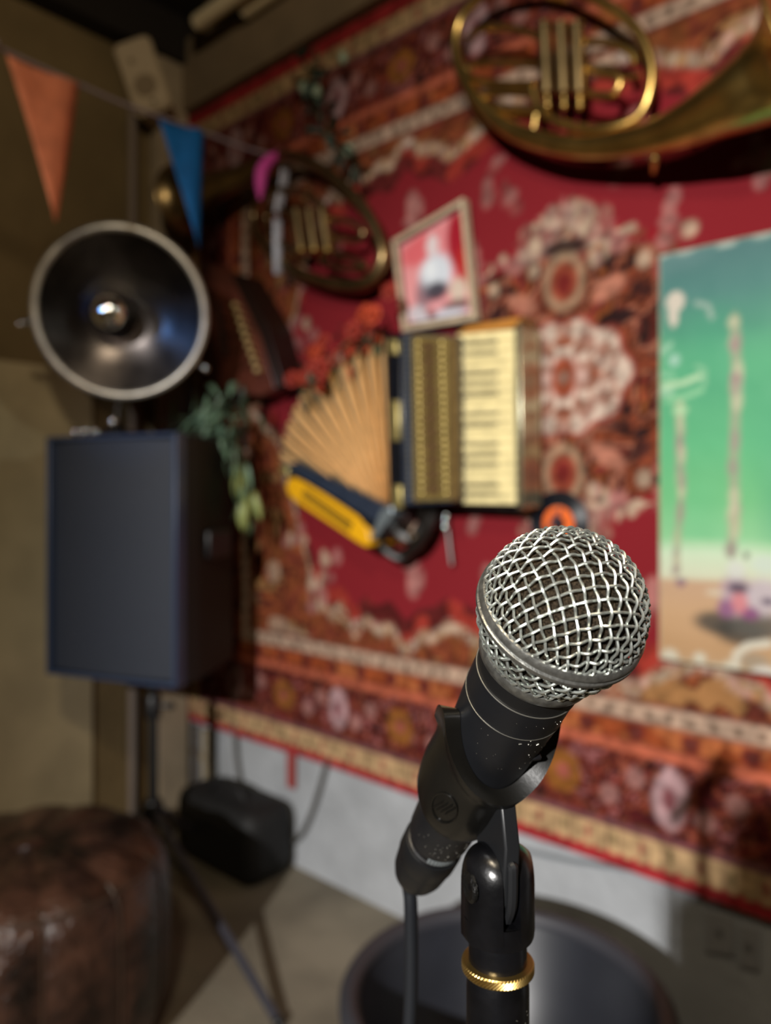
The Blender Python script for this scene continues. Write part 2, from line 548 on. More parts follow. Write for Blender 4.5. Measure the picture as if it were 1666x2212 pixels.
x0, z0 = P2(622, 1625); x1, z1 = P2(640, 1705)
mb.box(((x0 + x1) / 2, -0.014, (z0 + z1) / 2), (x1 - x0, 0.004, z0 - z1))
mb.build('hanging_tab', mat('red_webbing', '8a3733', 0.9), rug, bevel=0.001)['label'] = 'red woven tab hanging from lower edge'

# ================================================================== PAINTING
fr = WallFrame(1422, 990)
paint = wthing('canvas_painting', 'unframed green canvas painting with poles and flower pot, cut by photo edge', 'painting', fr)
TL, BL = fr.L(1424, 551, 0.055), fr.L(1433, 1424, 0.055)
pw = 0.66
xs = np.linspace(TL.x, TL.x + pw, 110)
zs = np.linspace(BL.z, TL.z, 170)
X, Z = np.meshgrid(xs, zs)
cv = Canvas(X, Z, '4f9a78')
def Q(px, py):
    v = fr.L(px, py, 0.055)
    return v.x, v.z
zt = lambda py: fr.L(1560, py, 0.055).z
stops = [(1500, 'b79a78'), (1400, 'c29a70'), (1330, 'cda67e'), (1262, 'c9a586'), (1250, 'd9dcc0'), (1200, 'd2e8c8'), (1165, '93d39b'), (1080, '74c486'), (950, '62bd86'), (800, '55ac80'), (700, '529a80'), (620, '4f8680'), (540, '4b7a7a')]
hz = np.array([zt(p) for p, _ in stops]); hc = np.array([lin(c) for _, c in stops])
order = np.argsort(hz)
zz = Z + 0.02 * (vnoise(X, Z, 8, 3) - 0.5)
for k in range(3):
    cv.c[..., k] = np.interp(zz, hz[order], hc[order, k])
green = (Z > zt(1170)).astype(float)
cv.put((vnoise(X, Z, 5, 12) - 0.55) * 3 * green, '45a27e', 0.6)
cv.put((vnoise(X, Z, 6, 19) - 0.6) * 3 * green, '6bc890', 0.5)
cv.put((vnoise(X, Z, 9, 29) - 0.6) * 3 * (Z > zt(700)), '6f9494', 0.6)
def pole(pts, w, seed):
    rs = random.Random(seed)
    P = [Q(*p) for p in pts]
    cv.line(P, w, 'a8aa90', 0.8)
    for i in range(26):
        t = rs.random() * (len(P) - 1); k = int(t); f = t - k
        x_, z_ = P[k][0] * (1 - f) + P[k + 1][0] * f, P[k][1] * (1 - f) + P[k + 1][1] * f
        cv.ell(x_ + rs.uniform(-.004, .004), z_, w * 0.55, rs.uniform(.01, .03), rs.choice(['b9bd9a', 'a0978c', 'c9c8a8', '94a98a', 'a58f8a']), 0.7, 0.5)
pole([(1588, 690), (1592, 800), (1590, 880), (1585, 1000), (1588, 1100), (1580, 1190)], 0.022, 4)
pole([(1468, 880), (1470, 960), (1473, 1060), (1465, 1150), (1462, 1235)], 0.016, 5)
cv.ell(*Q(1440, 845), .02, .012, 'a9d6b4', .8, .5)
a_ = Q(1463, 660); cv.ell(a_[0] - .004, a_[1] + .01, .022, .024, 'd8cfc0', 1, .25); cv.ell(a_[0] - .008, a_[1] - .02, .012, .03, 'd8cfc0', 1, .3)
cv.line([Q(1505, 655), Q(1530, 660), Q(1538, 685)], .012, 'a3b9ae', .8)
cv.line([Q(1428, 762), Q(1448, 745)], .014, 'a6d4b6', .8)
cv.ell(*Q(1457, 778), .013, .015, 'a8d4c0', .9, .4)
cv.line([Q(1425, 808), Q(1455, 812)], .012, '92cfa8', .8)
cv.line([Q(1435, 832), Q(1475, 828), Q(1513, 812)], .014, 'bfe2b8', .95)
cv.line([Q(1443, 865), Q(1480, 857), Q(1516, 842)], .013, '96d4a4', .9)
cv.line([Q(1505, 790), Q(1525, 800), Q(1522, 830)], .010, '90c9a0', .8)
cv.ell(*Q(1470, 886), .018, .012, 'b4dcae', .9, .5)
for px, py, rx, rz_, c in ((1550, 1345, .05, .025, '4a453f'), (1600, 1365, .055, .03, '3d3a35'), (1640, 1350, .06, .03, '5a5750'), (1590, 1285, .033, .045, 'b7a0b0'), (1650, 1290, .04, .04, 'c7bcc4'), (1570, 1315, .02, .02, '8f5a86'), (1620, 1325, .02, .015, '8a4a7c'),
                            (1598, 1300, .017, .025, 'd9858a'), (1595, 1270, .022, .012, '4c3f50'), (1660, 1300, .015, .008, '5a4a60'), (1612, 1200, .006, .008, '6a6a66'), (1590, 1230, .02, .02, 'd9dcd4'), (1655, 1220, .03, .02, 'd0ded0'), (1471, 1258, .011, .010, '7c5a78'), (1545, 1280, .02, .008, 'd8c8b0')):
    cv.ell(*Q(px, py), rx, rz_, c, .9, .6)
for px, py, r in ((1448, 1418, .020), (1512, 1422, .015), (1480, 1436, .012), (1545, 1445, .014), (1575, 1440, .014)):
    cv.ell(*Q(px, py), r, r * .9, 'd8d2be', .9, .5)
cv.line([Q(1590, 1450), Q(1590, 1415), Q(1615, 1395), Q(1660, 1390)], .018, 'dcd6c4', .9)
cv.ell(*Q(1630, 1430), .03, .02, '9c9280', .7, .6); cv.ell(*Q(1655, 1455), .03, .015, 'e2dcd4', .9, .5)
for px, py in ((1480, 541), (1570, 525), (1650, 505), (1425, 552)):
    cv.ell(*Q(px, py + 3), .022, .006, 'b9c6bc', .8, .6)
edge = np.minimum(np.minimum(X - xs[0], xs[-1] - X), np.minimum(Z - zs[0], zs[-1] - Z))
cv.put((0.006 - edge) / 0.003, 'a9a68e', 0.8)
cv.c *= 0.70
paint_grid('canvas', xs, zs, cv, lambda X, Z: np.full(X.shape, -0.055) + 0.001 * (vnoise(X, Z, 30, 2) - 0.5), attr_mat('canvas_oil', 0.55, 0.35, 0.15, 300), paint, 0.02)
mb = MB()
for z_ in (BL.z + 0.025, TL.z - 0.025):
    mb.box((TL.x + pw / 2, -0.028, z_), (pw - 0.02, 0.016, 0.035))
for x_ in (TL.x + 0.025, TL.x + pw - 0.025):
    mb.box((x_, -0.028, (TL.z + BL.z) / 2), (0.035, 0.016, TL.z - BL.z - 0.02))
mb.build('stretcher_bar', mat('pine', 'a98a5c', 0.7), paint)

# ================================================================== PICTURE FRAME
fr = WallFrame(935, 570)
pf = wthing('picture_frame', 'tilted pale framed picture with red and white print above accordion', 'picture frame', fr)
c4 = [fr.L(846, 519, 0.075), fr.L(1000, 426, 0.075), fr.L(1026, 690, 0.075), fr.L(868, 716, 0.075)]   # TL TR BR BL
ctr = sum(c4, Vector()) / 4
def inset(k): return [ctr + (c - ctr) * k for c in c4]
def shift(P, dy): return [Vector((p.x, p.y + dy, p.z)) for p in P]
ins = inset(0.90)
mF = mat('pale_frame', 'b8a68c', 0.5, var=0.15, vscale=60)
for k in range(4):
    l = (k + 1) % 4
    q4 = [c4[k], c4[l], ins[l], ins[k]]
    mb = MB(); mb.prism(q4[::-1], shift(q4, 0.03)[::-1])
    mb.build('frame_rail', mF, pf, bevel=0.002)
mb = MB(); b4 = shift(inset(0.98), 0.014); mb.prism(b4[::-1], shift(b4, 0.014)[::-1])
mb.build('backing_board', mat('dark_backing', '1b1614', 0.8), pf)
# print: bilinear sheet with painted colours
n_u, n_v = 40, 60
vs, cols = [], []
u, v = np.meshgrid(np.linspace(0, 1, n_u), np.linspace(0, 1, n_v))
cp = Canvas(u, v, 'd9848a')
cp.put((vnoise(u, v, 4, 3) - 0.35) * 2, 'e6a3a4', .7)
cp.ell(.30, .82, .28, .16, 'd8636a', .9, .5); cp.ell(.92, .72, .16, .30, '9c1f2e', 1, .4); cp.ell(.96, .45, .10, .2, 'b0302c', .9, .5)
cp.ell(.52, .80, .10, .12, 'dcd4d6', .9, .5); cp.ell(.52, .48, .26, .22, 'cfd6e0', 1, .4); cp.ell(.45, .55, .10, .10, 'e2e8ee', .9, .5)
cp.ell(.50, .30, .20, .10, '3a3440', .95, .5); cp.ell(.28, .26, .12, .2, '6d6570', .7, .6)
cp.ell(.50, .12, .18, .07, 'd99aa0', .9, .5); cp.ell(.85, .25, .13, .12, 'cbbfae', .9, .5); cp.ell(.80, .10, .22, .06, '4a4440', .8, .5)
cp.ell(.55, .03, .4, .05, 'c6ccd8', .9, .5); cp.ell(.15, .10, .15, .10, 'c0c4cc', .8, .5); cp.ell(.40, .06, .08, .05, '7a2a22', .8, .5)
pi4 = shift(inset(0.85), 0.012)
TLv, TRv, BRv, BLv = pi4
for j in range(n_v):
    for i in range(n_u):
        a, b = i / (n_u - 1), j / (n_v - 1)
        vs.append((BLv * (1 - a) + BRv * a) * (1 - b) + (TLv * (1 - a) + TRv * a) * b)
fs = [(j * n_u + i, j * n_u + i + 1, (j + 1) * n_u + i + 1, (j + 1) * n_u + i) for j in range(n_v - 1) for i in range(n_u - 1)]
mb = MB(); mb.add(vs, fs)
o = mb.build('print', attr_mat('photo_print', 0.3, 0.4), pf)
at = o.data.color_attributes.new('paint', 'FLOAT_COLOR', 'POINT')
at.data.foreach_set('color', np.concatenate([cp.c.reshape(-1, 3), np.ones((n_u * n_v, 1))], 1).astype(np.float32).ravel())

# ================================================================== VINYL RECORD
fr = WallFrame(1219, 1130)
rec = wthing('vinyl_record', 'small black vinyl record with orange label behind the microphone head', 'record', fr)
MX = Matrix.Rotation(R(90), 4, 'X')            # lathe axis to local -Y
def offM(dy, x=0, z=0): return Matrix.Translation((x, dy, z)) @ MX
mb = MB()
prof = [(0.0875, 0.0)]
rr_ = 0.0875
prof = [(0.087, -0.001), (0.0875, 0.0), (0.087, 0.001)]
for k in range(22):
    r_ = 0.0855 - k * 0.0017
    prof += [(r_, 0.0010), (r_ - 0.0006, 0.0005)]
prof += [(0.046, 0.001)]
mb.lathe(prof, 64, offM(-0.03))
mb.build('disc', mat('vinyl', '10121a', 0.4, spec=.3), rec)
mb = MB(); mb.lathe([(0.0455, 0.0008), (0.0455, 0.0014), (0.019, 0.0014), (0.019, 0.0008)], 48, offM(-0.03), False, False)
mb.build('label', mat('orange_label', 'dd6420', 0.6), rec)['label'] = 'orange paper centre label'
mb = MB()
for x0, x1, z0, z1 in ((-0.038, -0.012, -0.02, 0.028), (-0.016, 0.002, -0.01, 0.04)):
    mb.prism([(x0, -0.0318, z0), (x0 + 0.012, -0.0318, z0), (x1 + 0.008, -0.0318, z1), (x1, -0.0318, z1)][::-1], [(x0, -0.0312, z0), (x0 + 0.012, -0.0312, z0), (x1 + 0.008, -0.0312, z1), (x1, -0.0312, z1)][::-1])
mb.build('label_stripe', mat('label_dark', '3c2a33', 0.6), rec)

# ================================================================== ACCORDION
fr = WallFrame(985, 900)
acc = wthing('accordion', 'open piano accordion with cream bellows hanging on red rug', 'accordion', fr)
A = fr.L
M_ACB = mat('accordion_black', '0e1118', 0.22, var=0.2, vscale=20)
M_ACG = mat('accordion_blue_black', '28303f', 0.3, var=0.15, vscale=30)
M_CREAMB = mat('bellows_cream', 'f0cd96', 0.6, var=0.10, vscale=40)
M_GOLD = mat('grille_gold', 'a08a50', 0.4, 0.6, var=0.2, vscale=50)
M_GBR = mat('grille_brown', '5f482a', 0.5, 0.2)
M_BRC = mat('clasp_brass', 'c9b878', 0.35, 0.8)
def qprism(P, d0, d1, name, m, **k):
    """P: four pixels on the plane at distance d1 from the wall; extruded back to distance d0"""
    f = [A(px, py, d1) for px, py in P]
    b = [Vector((p.x, -d0, p.z)) for p in f]
    mb = MB(); mb.prism(f[::-1], b[::-1])
    return mb.build(name, m, acc, **k)
qprism([(864, 716), (984, 724), (988, 1086), (870, 1092)], 0.02, 0.18, 'treble_body', M_ACG, bevel=0.006)
qprism([(836, 724), (866, 722), (872, 1094), (843, 1092)], 0.03, 0.165, 'bellows_frame', M_ACB, bevel=0.003)
for y0, y1, xx in ((733, 765, 846), (865, 952, 851), (1048, 1098, 856)):
    qprism([(xx - 8, y0), (xx + 9, y0), (xx + 11, y1), (xx - 6, y1)], 0.16, 0.176, 'clasp', M_BRC, bevel=0.003)
qprism([(889, 724), (984, 728), (988, 1080), (894, 1084)], 0.17, 0.186, 'grille_plate', M_GOLD, bevel=0.003)
qprism([(972, 728), (984, 728), (988, 1082), (976, 1082)], 0.186, 0.190, 'grille_border', M_GBR)
for k in range(11):
    t = (k + 0.5) / 11
    cxp, cyp = 926 + 10 * t, 735 + 335 * t
    c = A(cxp, cyp, 0.19)
    e1 = A(cxp + 14, cyp, 0.19) - c
    e2 = A(cxp, cyp + 13, 0.19) - c
    mb = MB()
    ringp = [c + e1 * math.cos(a) + e2 * math.sin(a) for a in [2 * math.pi * i / 14 for i in range(14)]]
    mb.tube(ringp, 0.0035, 6, closed=True)
    bk = [Vector((p.x, -0.1862, p.z)) for p in ringp]
    mb.prism([Vector((p.x, -0.1885, p.z)) for p in ringp], bk)
    mb.build('grille_rosette', M_GBR, acc)
mb = MB()
for sx in (-26, 26):
    for k in range(22):
        t = (k + 0.5) / 22
        mb.sphere(A(926 + 10 * t + sx, 733 + 340 * t, 0.188), 0.0075, 8, (1, .5, 1))
mb.build('grille_beading', mat('beading_gold', 'a6925a', 0.35, 0.7), acc)['kind'] = 'stuff'
mb = MB()
for k in range(30):
    t = k / 29
    mb.sphere(A(879 + 6 * t, 726 + 350 * t, 0.183), 0.006, 8)
mb.build('edge_beading', mat('edge_pearl', '9a9a92', 0.3, 0.6), acc)['kind'] = 'stuff'
# keyboard
qprism([(985, 704), (1122, 688), (1124, 1104), (989, 1098)], 0.02, 0.115, 'keyboard_bed', mat('bed_black', '161618', 0.35), bevel=0.003)
qprism([(984, 722), (1108, 708), (1128, 684), (1010, 704)], 0.06, 0.150, 'keyboard_cap', mat('cap_wood', 'b57a34', 0.4, coat=0.3), bevel=0.003)['label'] = 'honey brown wooden keyboard end'
M_KEY = mat('key_ivory', 'e8d8a0', 0.3, var=0.12, vscale=25)
nk = 17
for k in range(nk):
    t0, t1 = k / nk, (k + 0.88) / nk
    qprism([(986 + 3 * t0, 722 + 368 * t0), (1110 + 3 * t0, 712 + 380 * t0), (1110 + 3 * t1, 712 + 380 * t1), (986 + 3 * t1, 722 + 368 * t1)], 0.115, 0.143 + 0.002 * (k % 3), 'white_key', M_KEY, bevel=0.002)
for k in range(nk - 1):
    if k % 7 in (2, 6): continue
    t0, t1 = (k + 0.78) / nk, (k + 1.14) / nk
    qprism([(986 + 3 * t0, 722 + 368 * t0), (1072 + 3 * t0, 716 + 375 * t0), (1072 + 3 * t1, 716 + 375 * t1), (986 + 3 * t1, 722 + 368 * t1)], 0.143, 0.152, 'black_key', mat('key_ebony', '4a4334', 0.35), bevel=0.002)
qprism([(1113, 702), (1124, 700), (1128, 1096), (1117, 1098)], 0.05, 0.148, 'key_rail', mat('rail_silver', 'c6c4a6', 0.25, 0.9), bevel=0.002)
qprism([(1120, 696), (1126, 694), (1131, 1104), (1124, 1106)], 0.03, 0.10, 'keyboard_side', mat('side_pearl', 'b6b49a', 0.3, 0.5), bevel=0.002)
# bellows fan
outer = catmull([(838, 724), (795, 742), (745, 768), (695, 806), (655, 852), (628, 905), (612, 955), (606, 1004)], 12)
inner = catmull([(842, 1092), (838, 1096), (833, 1100), (829, 1104), (826, 1108), (823, 1112), (820, 1116), (817, 1120)], 12)
NF = 11
def samp(L, t):
    x = t * (len(L) - 1); i = min(int(x), len(L) - 2); f = x - i
    return tuple(L[i][d] * (1 - f) + L[i + 1][d] * f for d in range(2))
for k in range(NF):
    t0, tm, t1 = k / NF, (k + 0.38) / NF, (k + 0.76) / NF
    fo = [A(*samp(outer, t0), 0.112), A(*samp(outer, tm), 0.165), A(*samp(outer, t1), 0.112)]
    fi = [A(*samp(inner, t0), 0.13), A(*samp(inner, tm), 0.150), A(*samp(inner, t1), 0.13)]
    fo[1] = fo[1] + (fo[1] - fi[1]) * 0.02
    bo = [Vector((p.x, -0.03, p.z)) for p in fo]; bi = [Vector((p.x, -0.03, p.z)) for p in fi]
    mb = MB()
    mb.add(fo + fi + bo + bi, [(0, 3, 4, 1), (1, 4, 5, 2), (0, 1, 7, 6), (1, 2, 8, 7), (3, 9, 10, 4), (4, 10, 11, 5), (6, 7, 10, 9), (7, 8, 11, 10), (0, 6, 9, 3), (2, 5, 11, 8)])
    mb.build('bellows_fold', M_CREAMB, acc, smooth=False)
    mb = MB(); mb.tube([fo[1] * 0.97 + fi[1] * 0.03, fo[1]], [0.003, 0.006], 6)
    mb.build('fold_corner', M_ACB, acc)
lo_ = [A(*samp(outer, i / 24), 0.115) for i in range(25)]; li_ = [A(*samp(inner, i / 24), 0.115) for i in range(25)]
pf_ = [li_[0]] + [l + (i - l) * .03 for l, i in zip(lo_, li_)] + [li_[-1]]
mb = MB(); mb.prism(pf_, [Vector((p.x, -.04, p.z)) for p in pf_]); mb.build('bellows_crease_shade', mat('crease_shade_brown', '1c130b', 0.8), acc)  # dark sheet behind the folds, standing in for shade in the creases
qprism([(606, 1006), (640, 998), (836, 1094), (826, 1140)], 0.02, 0.165, 'bass_frame', M_ACG, bevel=0.005)
qprism([(604, 1018), (618, 1012), (824, 1136), (812, 1150)], 0.03, 0.168, 'bass_rail', M_ACB, bevel=0.003)
# yellow bass board, rounded outline
outl = [(616, 1048), (622, 1034), (636, 1030), (660, 1042), (700, 1066), (740, 1092), (775, 1116), (792, 1138), (800, 1160), (799, 1178), (790, 1183), (770, 1172), (720, 1138), (680, 1112), (640, 1086), (622, 1070)]
f = [A(px, py, 0.17) for px, py in outl]
mb = MB(); mb.prism(f[::-1], [Vector((p.x, -0.05, p.z)) for p in f][::-1])
mb.build('bass_board', mat('bass_yellow', 'dfa414', 0.35), acc, bevel=0.006)['label'] = 'bright yellow button board'
mb = MB()
for r_ in range(3):
    for k in range(17):
        px = 660 + k * 6.2 + r_ * -3; py = 1058 + k * 4.4 + r_ * 8
        mb.sphere(A(px, py, 0.172), 0.0060, 6, (1, .7, 1))
o = mb.build('bass_buttons', mat('bass_button', '1c1608', 0.4), acc); o['kind'] = 'stuff'
qprism([(822, 1102), (846, 1092), (848, 1110), (812, 1160), (798, 1168)], 0.09, 0.172, 'bass_bracket', mat('bracket_steel', '9aa8b0', 0.3, 0.7), bevel=0.003)
qprism([(602, 1006), (620, 1010), (622, 1026), (606, 1022)], 0.12, 0.175, 'clasp', M_BRC, bevel=0.003)
# strap bundle under the body
mS = mat('strap_leather', '171310', 0.45)
for pts, rw in (([(880, 1092), (850, 1130), (825, 1170), (850, 1200), (900, 1180), (930, 1130), (940, 1094)], .016), ([(815, 1150), (830, 1185), (870, 1205), (910, 1160), (915, 1096)], .015), ([(845, 1100), (860, 1150), (900, 1160), (925, 1096)], .02)):
    P = catmull([tuple(A(x, y, 0.10 + 0.02 * math.sin(i * 1.7))) for i, (x, y) in enumerate(pts)], 6)
    mb = MB(); mb.tube(P, rw, 8)
    mb.build('strap', mS, acc)
for x, y, r_ in ((826, 1152, .013), (862, 1172, .016), (890, 1160, .012)):
    mb = MB(); c = A(x, y, 0.13)
    mb.tube([c + Vector((math.cos(a) * r_, 0, math.sin(a) * r_ * .8)) for a in [i * 2 * math.pi / 16 for i in range(16)]], 0.004, 6, closed=True)
    mb.build('buckle', M_BRASSD, acc)

# hook hanging under the accordion
fr2 = WallFrame(962, 1160)
hk = wthing('hanging_hook', 'slim steel hook hanging on the rug just below the accordion', 'hook', fr2)
mb = MB(); mb.tube(catmull([tuple(fr2.L(x, y, 0.05)) for x, y in ((945, 1120), (962, 1108), (966, 1130), (970, 1170), (976, 1220))], 6), [.008] * 12 + [.006] * 13, 8)
mb.build('shank', mat('hook_steel', '4c4a48', 0.3, 0.9), hk)
mb = MB(); mb.sphere(fr2.L(962, 1122, 0.055), 0.012, 12); mb.sphere(fr2.L(963, 1140, 0.055), 0.011, 12)
mb.build('eye_ring', M_CHROME, hk)
mb = MB(); mb.tube([fr2.L(962, 1116, 0.05), fr2.L(962, 1116, 0.03)], .004, 6); mb.build('wall_pin', M_BRASSD, hk)

# ================================================================== TUBAS
def horn(fr, root, path, mtl, name='main_tube', n=14, sm=8):
    P = catmull([(*fr.L(x, y, o), r) for x, y, o, r in path], sm)
    mb = MB(); mb.tube([p[:3] for p in P], [max(p[3], 0.002) for p in P], n)
    return mb.build(name, mtl, root)
fr = WallFrame(1220, 160)
tb = wthing('tuba', 'big brass tuba lying sideways on the rug above the green painting', 'tuba', fr)
horn(fr, tb, [(1652, 180, .20, .084), (1606, 206, .20, .072), (1560, 230, .19, .062), (1480, 270, .17, .047), (1400, 298, .15, .036), (1300, 316, .13, .030), (1200, 312, .12, .027), (1100, 278, .11, .024), (1028, 210, .11, .020), (988, 125, .11, .017), (996, 45, .11, .015), (1060, -20, .11, .014), (1180, -42, .11, .013), (1290, 0, .11, .013), (1370, 58, .11, .013), (1406, 130, .11, .013), (1404, 200, .11, .012), (1375, 255, .11, .012), (1310, 278, .12, .012), (1230, 272, .12, .012), (1170, 240, .12, .012), (1150, 190, .12, .011)], M_BRASS, n=18)
# bell flare: open lathe along its axis
p0, p1 = fr.L(1652, 180, .20), fr.L(1740, 122, .205)
axd = (p1 - p0).normalized()
qM = Matrix.Translation(p0) @ axd.to_track_quat('Z', 'Y').to_matrix().to_4x4()
mb = MB()
po = [(.083, -.01), (.088, .010), (.097, .026), (.112, .044), (.138, .060), (.172, .072), (.18, .074)]
mb.lathe(po + [(r - .003, z + .001) for r, z in po[::-1]], 48, qM, False, False)
mb.build('bell', M_BRASS, tb)
mb = MB(); mb.tube([qM @ Vector((.18 * math.cos(a), .18 * math.sin(a), .074)) for a in [i * 2 * math.pi / 48 for i in range(48)]], .005, 8, closed=True)
mb.build('bell_rim', M_BRASS, tb)
for px in (1176, 1212, 1246):
    a, b = fr.L(px, 62, .13), fr.L(px + 6, 196, .13)
    mb = MB(); mb.tube([a, b], .018, 16); vv = mb.build('valve', M_BRASSD, tb)
    mb = MB(); mb.tube([b, b + (b - a) * .06], .021, 16); mb.build('valve_cap', M_BRASSD, vv)
    mb = MB(); mb.tube([a - (b - a) * .06, a], .021, 16); mb.build('valve_cap', M_BRASSD, vv)
    mb = MB(); mb.tube([b + (b - a) * .06, b + (b - a) * .22], .005, 8); mb.sphere(b + (b - a) * .24, .010, 10); mb.build('valve_key', M_BRASS, vv)
for pts in ([(1160, 140, .12), (1080, 135, .12), (1020, 140, .12), (1012, 158, .12), (1030, 172, .12), (1090, 182, .12), (1160, 180, .12)],
            [(1160, 205, .12), (1100, 200, .12), (1050, 205, .12), (1045, 222, .12), (1090, 238, .12), (1180, 240, .12)],
            [(1255, 142, .12), (1300, 158, .12), (1332, 164, .12), (1340, 182, .12), (1322, 204, .12), (1280, 204, .12), (1240, 190, .12)],
            [(1250, 90, .12), (1310, 92, .12), (1360, 112, .12), (1372, 140, .12)],
            [(1165, 80, .12), (1110, 62, .12), (1060, 60, .12), (1020, 70, .12)]):
    horn(fr, tb, [(*p, .0095) for p in pts], M_BRASS, 'valve_slide', 10, 6)
for (a, b) in (((1000, 80), (1030, 78)), ((1385, 160), (1340, 170)), ((1150, 300), (1160, 240)), ((1300, 310), (1300, 280))):
    mb = MB(); mb.tube([fr.L(*a, .12), fr.L(*b, .12)], .005, 8); mb.build('brace', M_BRASS, tb)
mb = MB(); mb.tube([fr.L(1408, 286, .13), fr.L(1416, 345, .12), fr.L(1412, 372, .08)], [.010, .008, .005], 10); mb.sphere(fr.L(1408, 290, .17), .012, 12); mb.sphere(fr.L(1415, 342, .13), .011, 12)
mb.build('water_key', M_BRASS, tb)
for (x, y) in ((1050, 250), (1395, 130), (1500, 262)):
    mb = MB(); mb.tube([fr.L(x, y, .10), fr.L(x, y, .031)], .007, 8); mb.build('wall_hook', M_BLACKP, tb)

fr = WallFrame(690, 480)
tb2 = wthing('tuba', 'tarnished brass tuba on rug with bell beside the blue flag', 'tuba', fr)
horn(fr, tb2, [(430, 418, .16, .066), (470, 402, .15, .052), (520, 382, .13, .040), (575, 355, .12, .030), (630, 340, .11, .024), (690, 362, .10, .020), (745, 405, .10, .019), (790, 455, .10, .019), (820, 515, .10, .020), (826, 565, .10, .022), (795, 610, .10, .023), (735, 615, .10, .021), (660, 595, .10, .018), (600, 560, .10, .015), (560, 510, .10, .013), (548, 465, .10, .012), (562, 425, .11, .012), (610, 410, .11, .012), (660, 418, .11, .012), (705, 450, .11, .012)], M_BRASSD, n=16)
p0, p1 = fr.L(430, 418, .16), fr.L(400, 430, .165)
axd = (p1 - p0).normalized()
qM = Matrix.Translation(p0) @ axd.to_track_quat('Z', 'Y').to_matrix().to_4x4()
mb = MB()
po = [(.065, -.01), (.069, .02), (.077, .045), (.092, .07), (.115, .085), (.128, .09)]
mb.lathe(po + [(r - .003, z + .001) for r, z in po[::-1]], 48, qM, False, False)
mb.build('bell', M_BRASSD, tb2)
mb = MB(); mb.tube([qM @ Vector((.128 * math.cos(a), .128 * math.sin(a), .09)) for a in [i * 2 * math.pi / 48 for i in range(48)]], .005, 8, closed=True)
mb.build('bell_rim', M_BRASSD, tb2)
for px in (640, 668, 696):
    a, b = fr.L(px, 455, .12), fr.L(px + 12, 540, .12)
    mb = MB(); mb.tube([a, b], .019, 14); vv = mb.build('valve', M_BRASSD, tb2)
    mb = MB(); mb.tube([b, b + (b - a) * .08], .022, 14); mb.build('valve_cap', M_BRASS, vv)
for pts in ([(705, 470, .11), (760, 480, .11), (785, 500, .11), (770, 520, .11), (720, 512, .11)], [(640, 470, .11), (600, 450, .11), (575, 470, .11), (600, 520, .11), (650, 545, .11)], [(710, 545, .11), (760, 560, .11), (790, 575, .11), (740, 580, .11), (690, 560, .11)]):
    horn(fr, tb2, [(*p, .010) for p in pts], M_BRASSD, 'valve_slide', 10, 6)
for (x, y) in ((700, 372), (800, 600)):
    mb = MB(); mb.tube([fr.L(x, y, .09), fr.L(x, y, .031)], .007, 8); mb.build('wall_hook', M_BLACKP, tb2)
# small brass bell behind the blue flag
fr = WallFrame(392, 420)
p = pt(377, 405, 2.95)
sb = thing('brass_bell', 'little round brass bell hanging in the corner behind the blue flag', 'bell', p)
mb = MB(); mb.lathe([(.005, .03), (.02, .026), (.032, .01), (.040, -.02), (.052, -.05), (.050, -.052), (.036, -.02), (.02, .02)], 24, None, True, False); mb.build('cup', mat('bright_brass', 'd8aa4a', 0.18, 1.0), sb)
mb = MB(); mb.sphere((0, 0, -.045), .016, 10); mb.build('clapper', M_BRASSD, sb)
mb = MB(); mb.tube([(0, 0, .028), (0, 0, .09), (-.02, .1, .15)], .004, 6); mb.build('hanger', M_BLACKP, sb)

# ================================================================== ZITHER-LIKE WOODEN CASE
fr = WallFrame(520, 720)
zc = wthing('zither', 'red brown wooden zither with slanting brass tuning pins behind the dish lamp', 'zither', fr)
L_ = fr.L
mW = mat('red_wood', '542a20', 0.4, var=0.3, vscale=9, coat=0.2)
P = [(440, 560), (500, 600), (560, 720), (596, 838), (560, 858), (470, 842), (430, 780), (425, 650)]
f = [L_(x, y, .13) for x, y in P]
mb = MB(); mb.prism(f, [Vector((p.x, -.02, p.z)) for p in f]); mb.build('soundbox', mW, zc, bevel=.006)
for k in range(9):
    t = k / 8
    mb = MB(); c = L_(516 + 48 * t, 662 + 138 * t, .13); mb.tube([c, c + Vector((0, -.016, 0))], .007, 8); mb.sphere(c + Vector((0, -.018, 0)), .012, 8)
    mb.build('tuning_pin', mat('pin_brass', 'd8bd84', 0.4, 0.4), zc)
mb = MB(); P2_ = [(500, 596), (512, 590), (575, 700), (612, 832), (598, 846), (560, 722)]
f = [L_(x, y, .14) for x, y in P2_]; mb.prism(f, [Vector((p.x, -.02, p.z)) for p in f]); mb.build('side_rim', mat('dark_rim', '1d0f0b', 0.4), zc, bevel=.003)
for k in range(5):
    mb = MB(); mb.tube([L_(516 + 10 * k, 668 + 27 * k, .14), L_(455 + 12 * k, 640 + 40 * k, .138)], .0015, 5); mb.build('string', M_BRASSD, zc)
mb = MB(); mb.tube([L_(470, 655, .138), L_(486, 770, .138)], .009, 8); mb.build('bridge', mat('dark_rim', '1d0f0b'), zc)

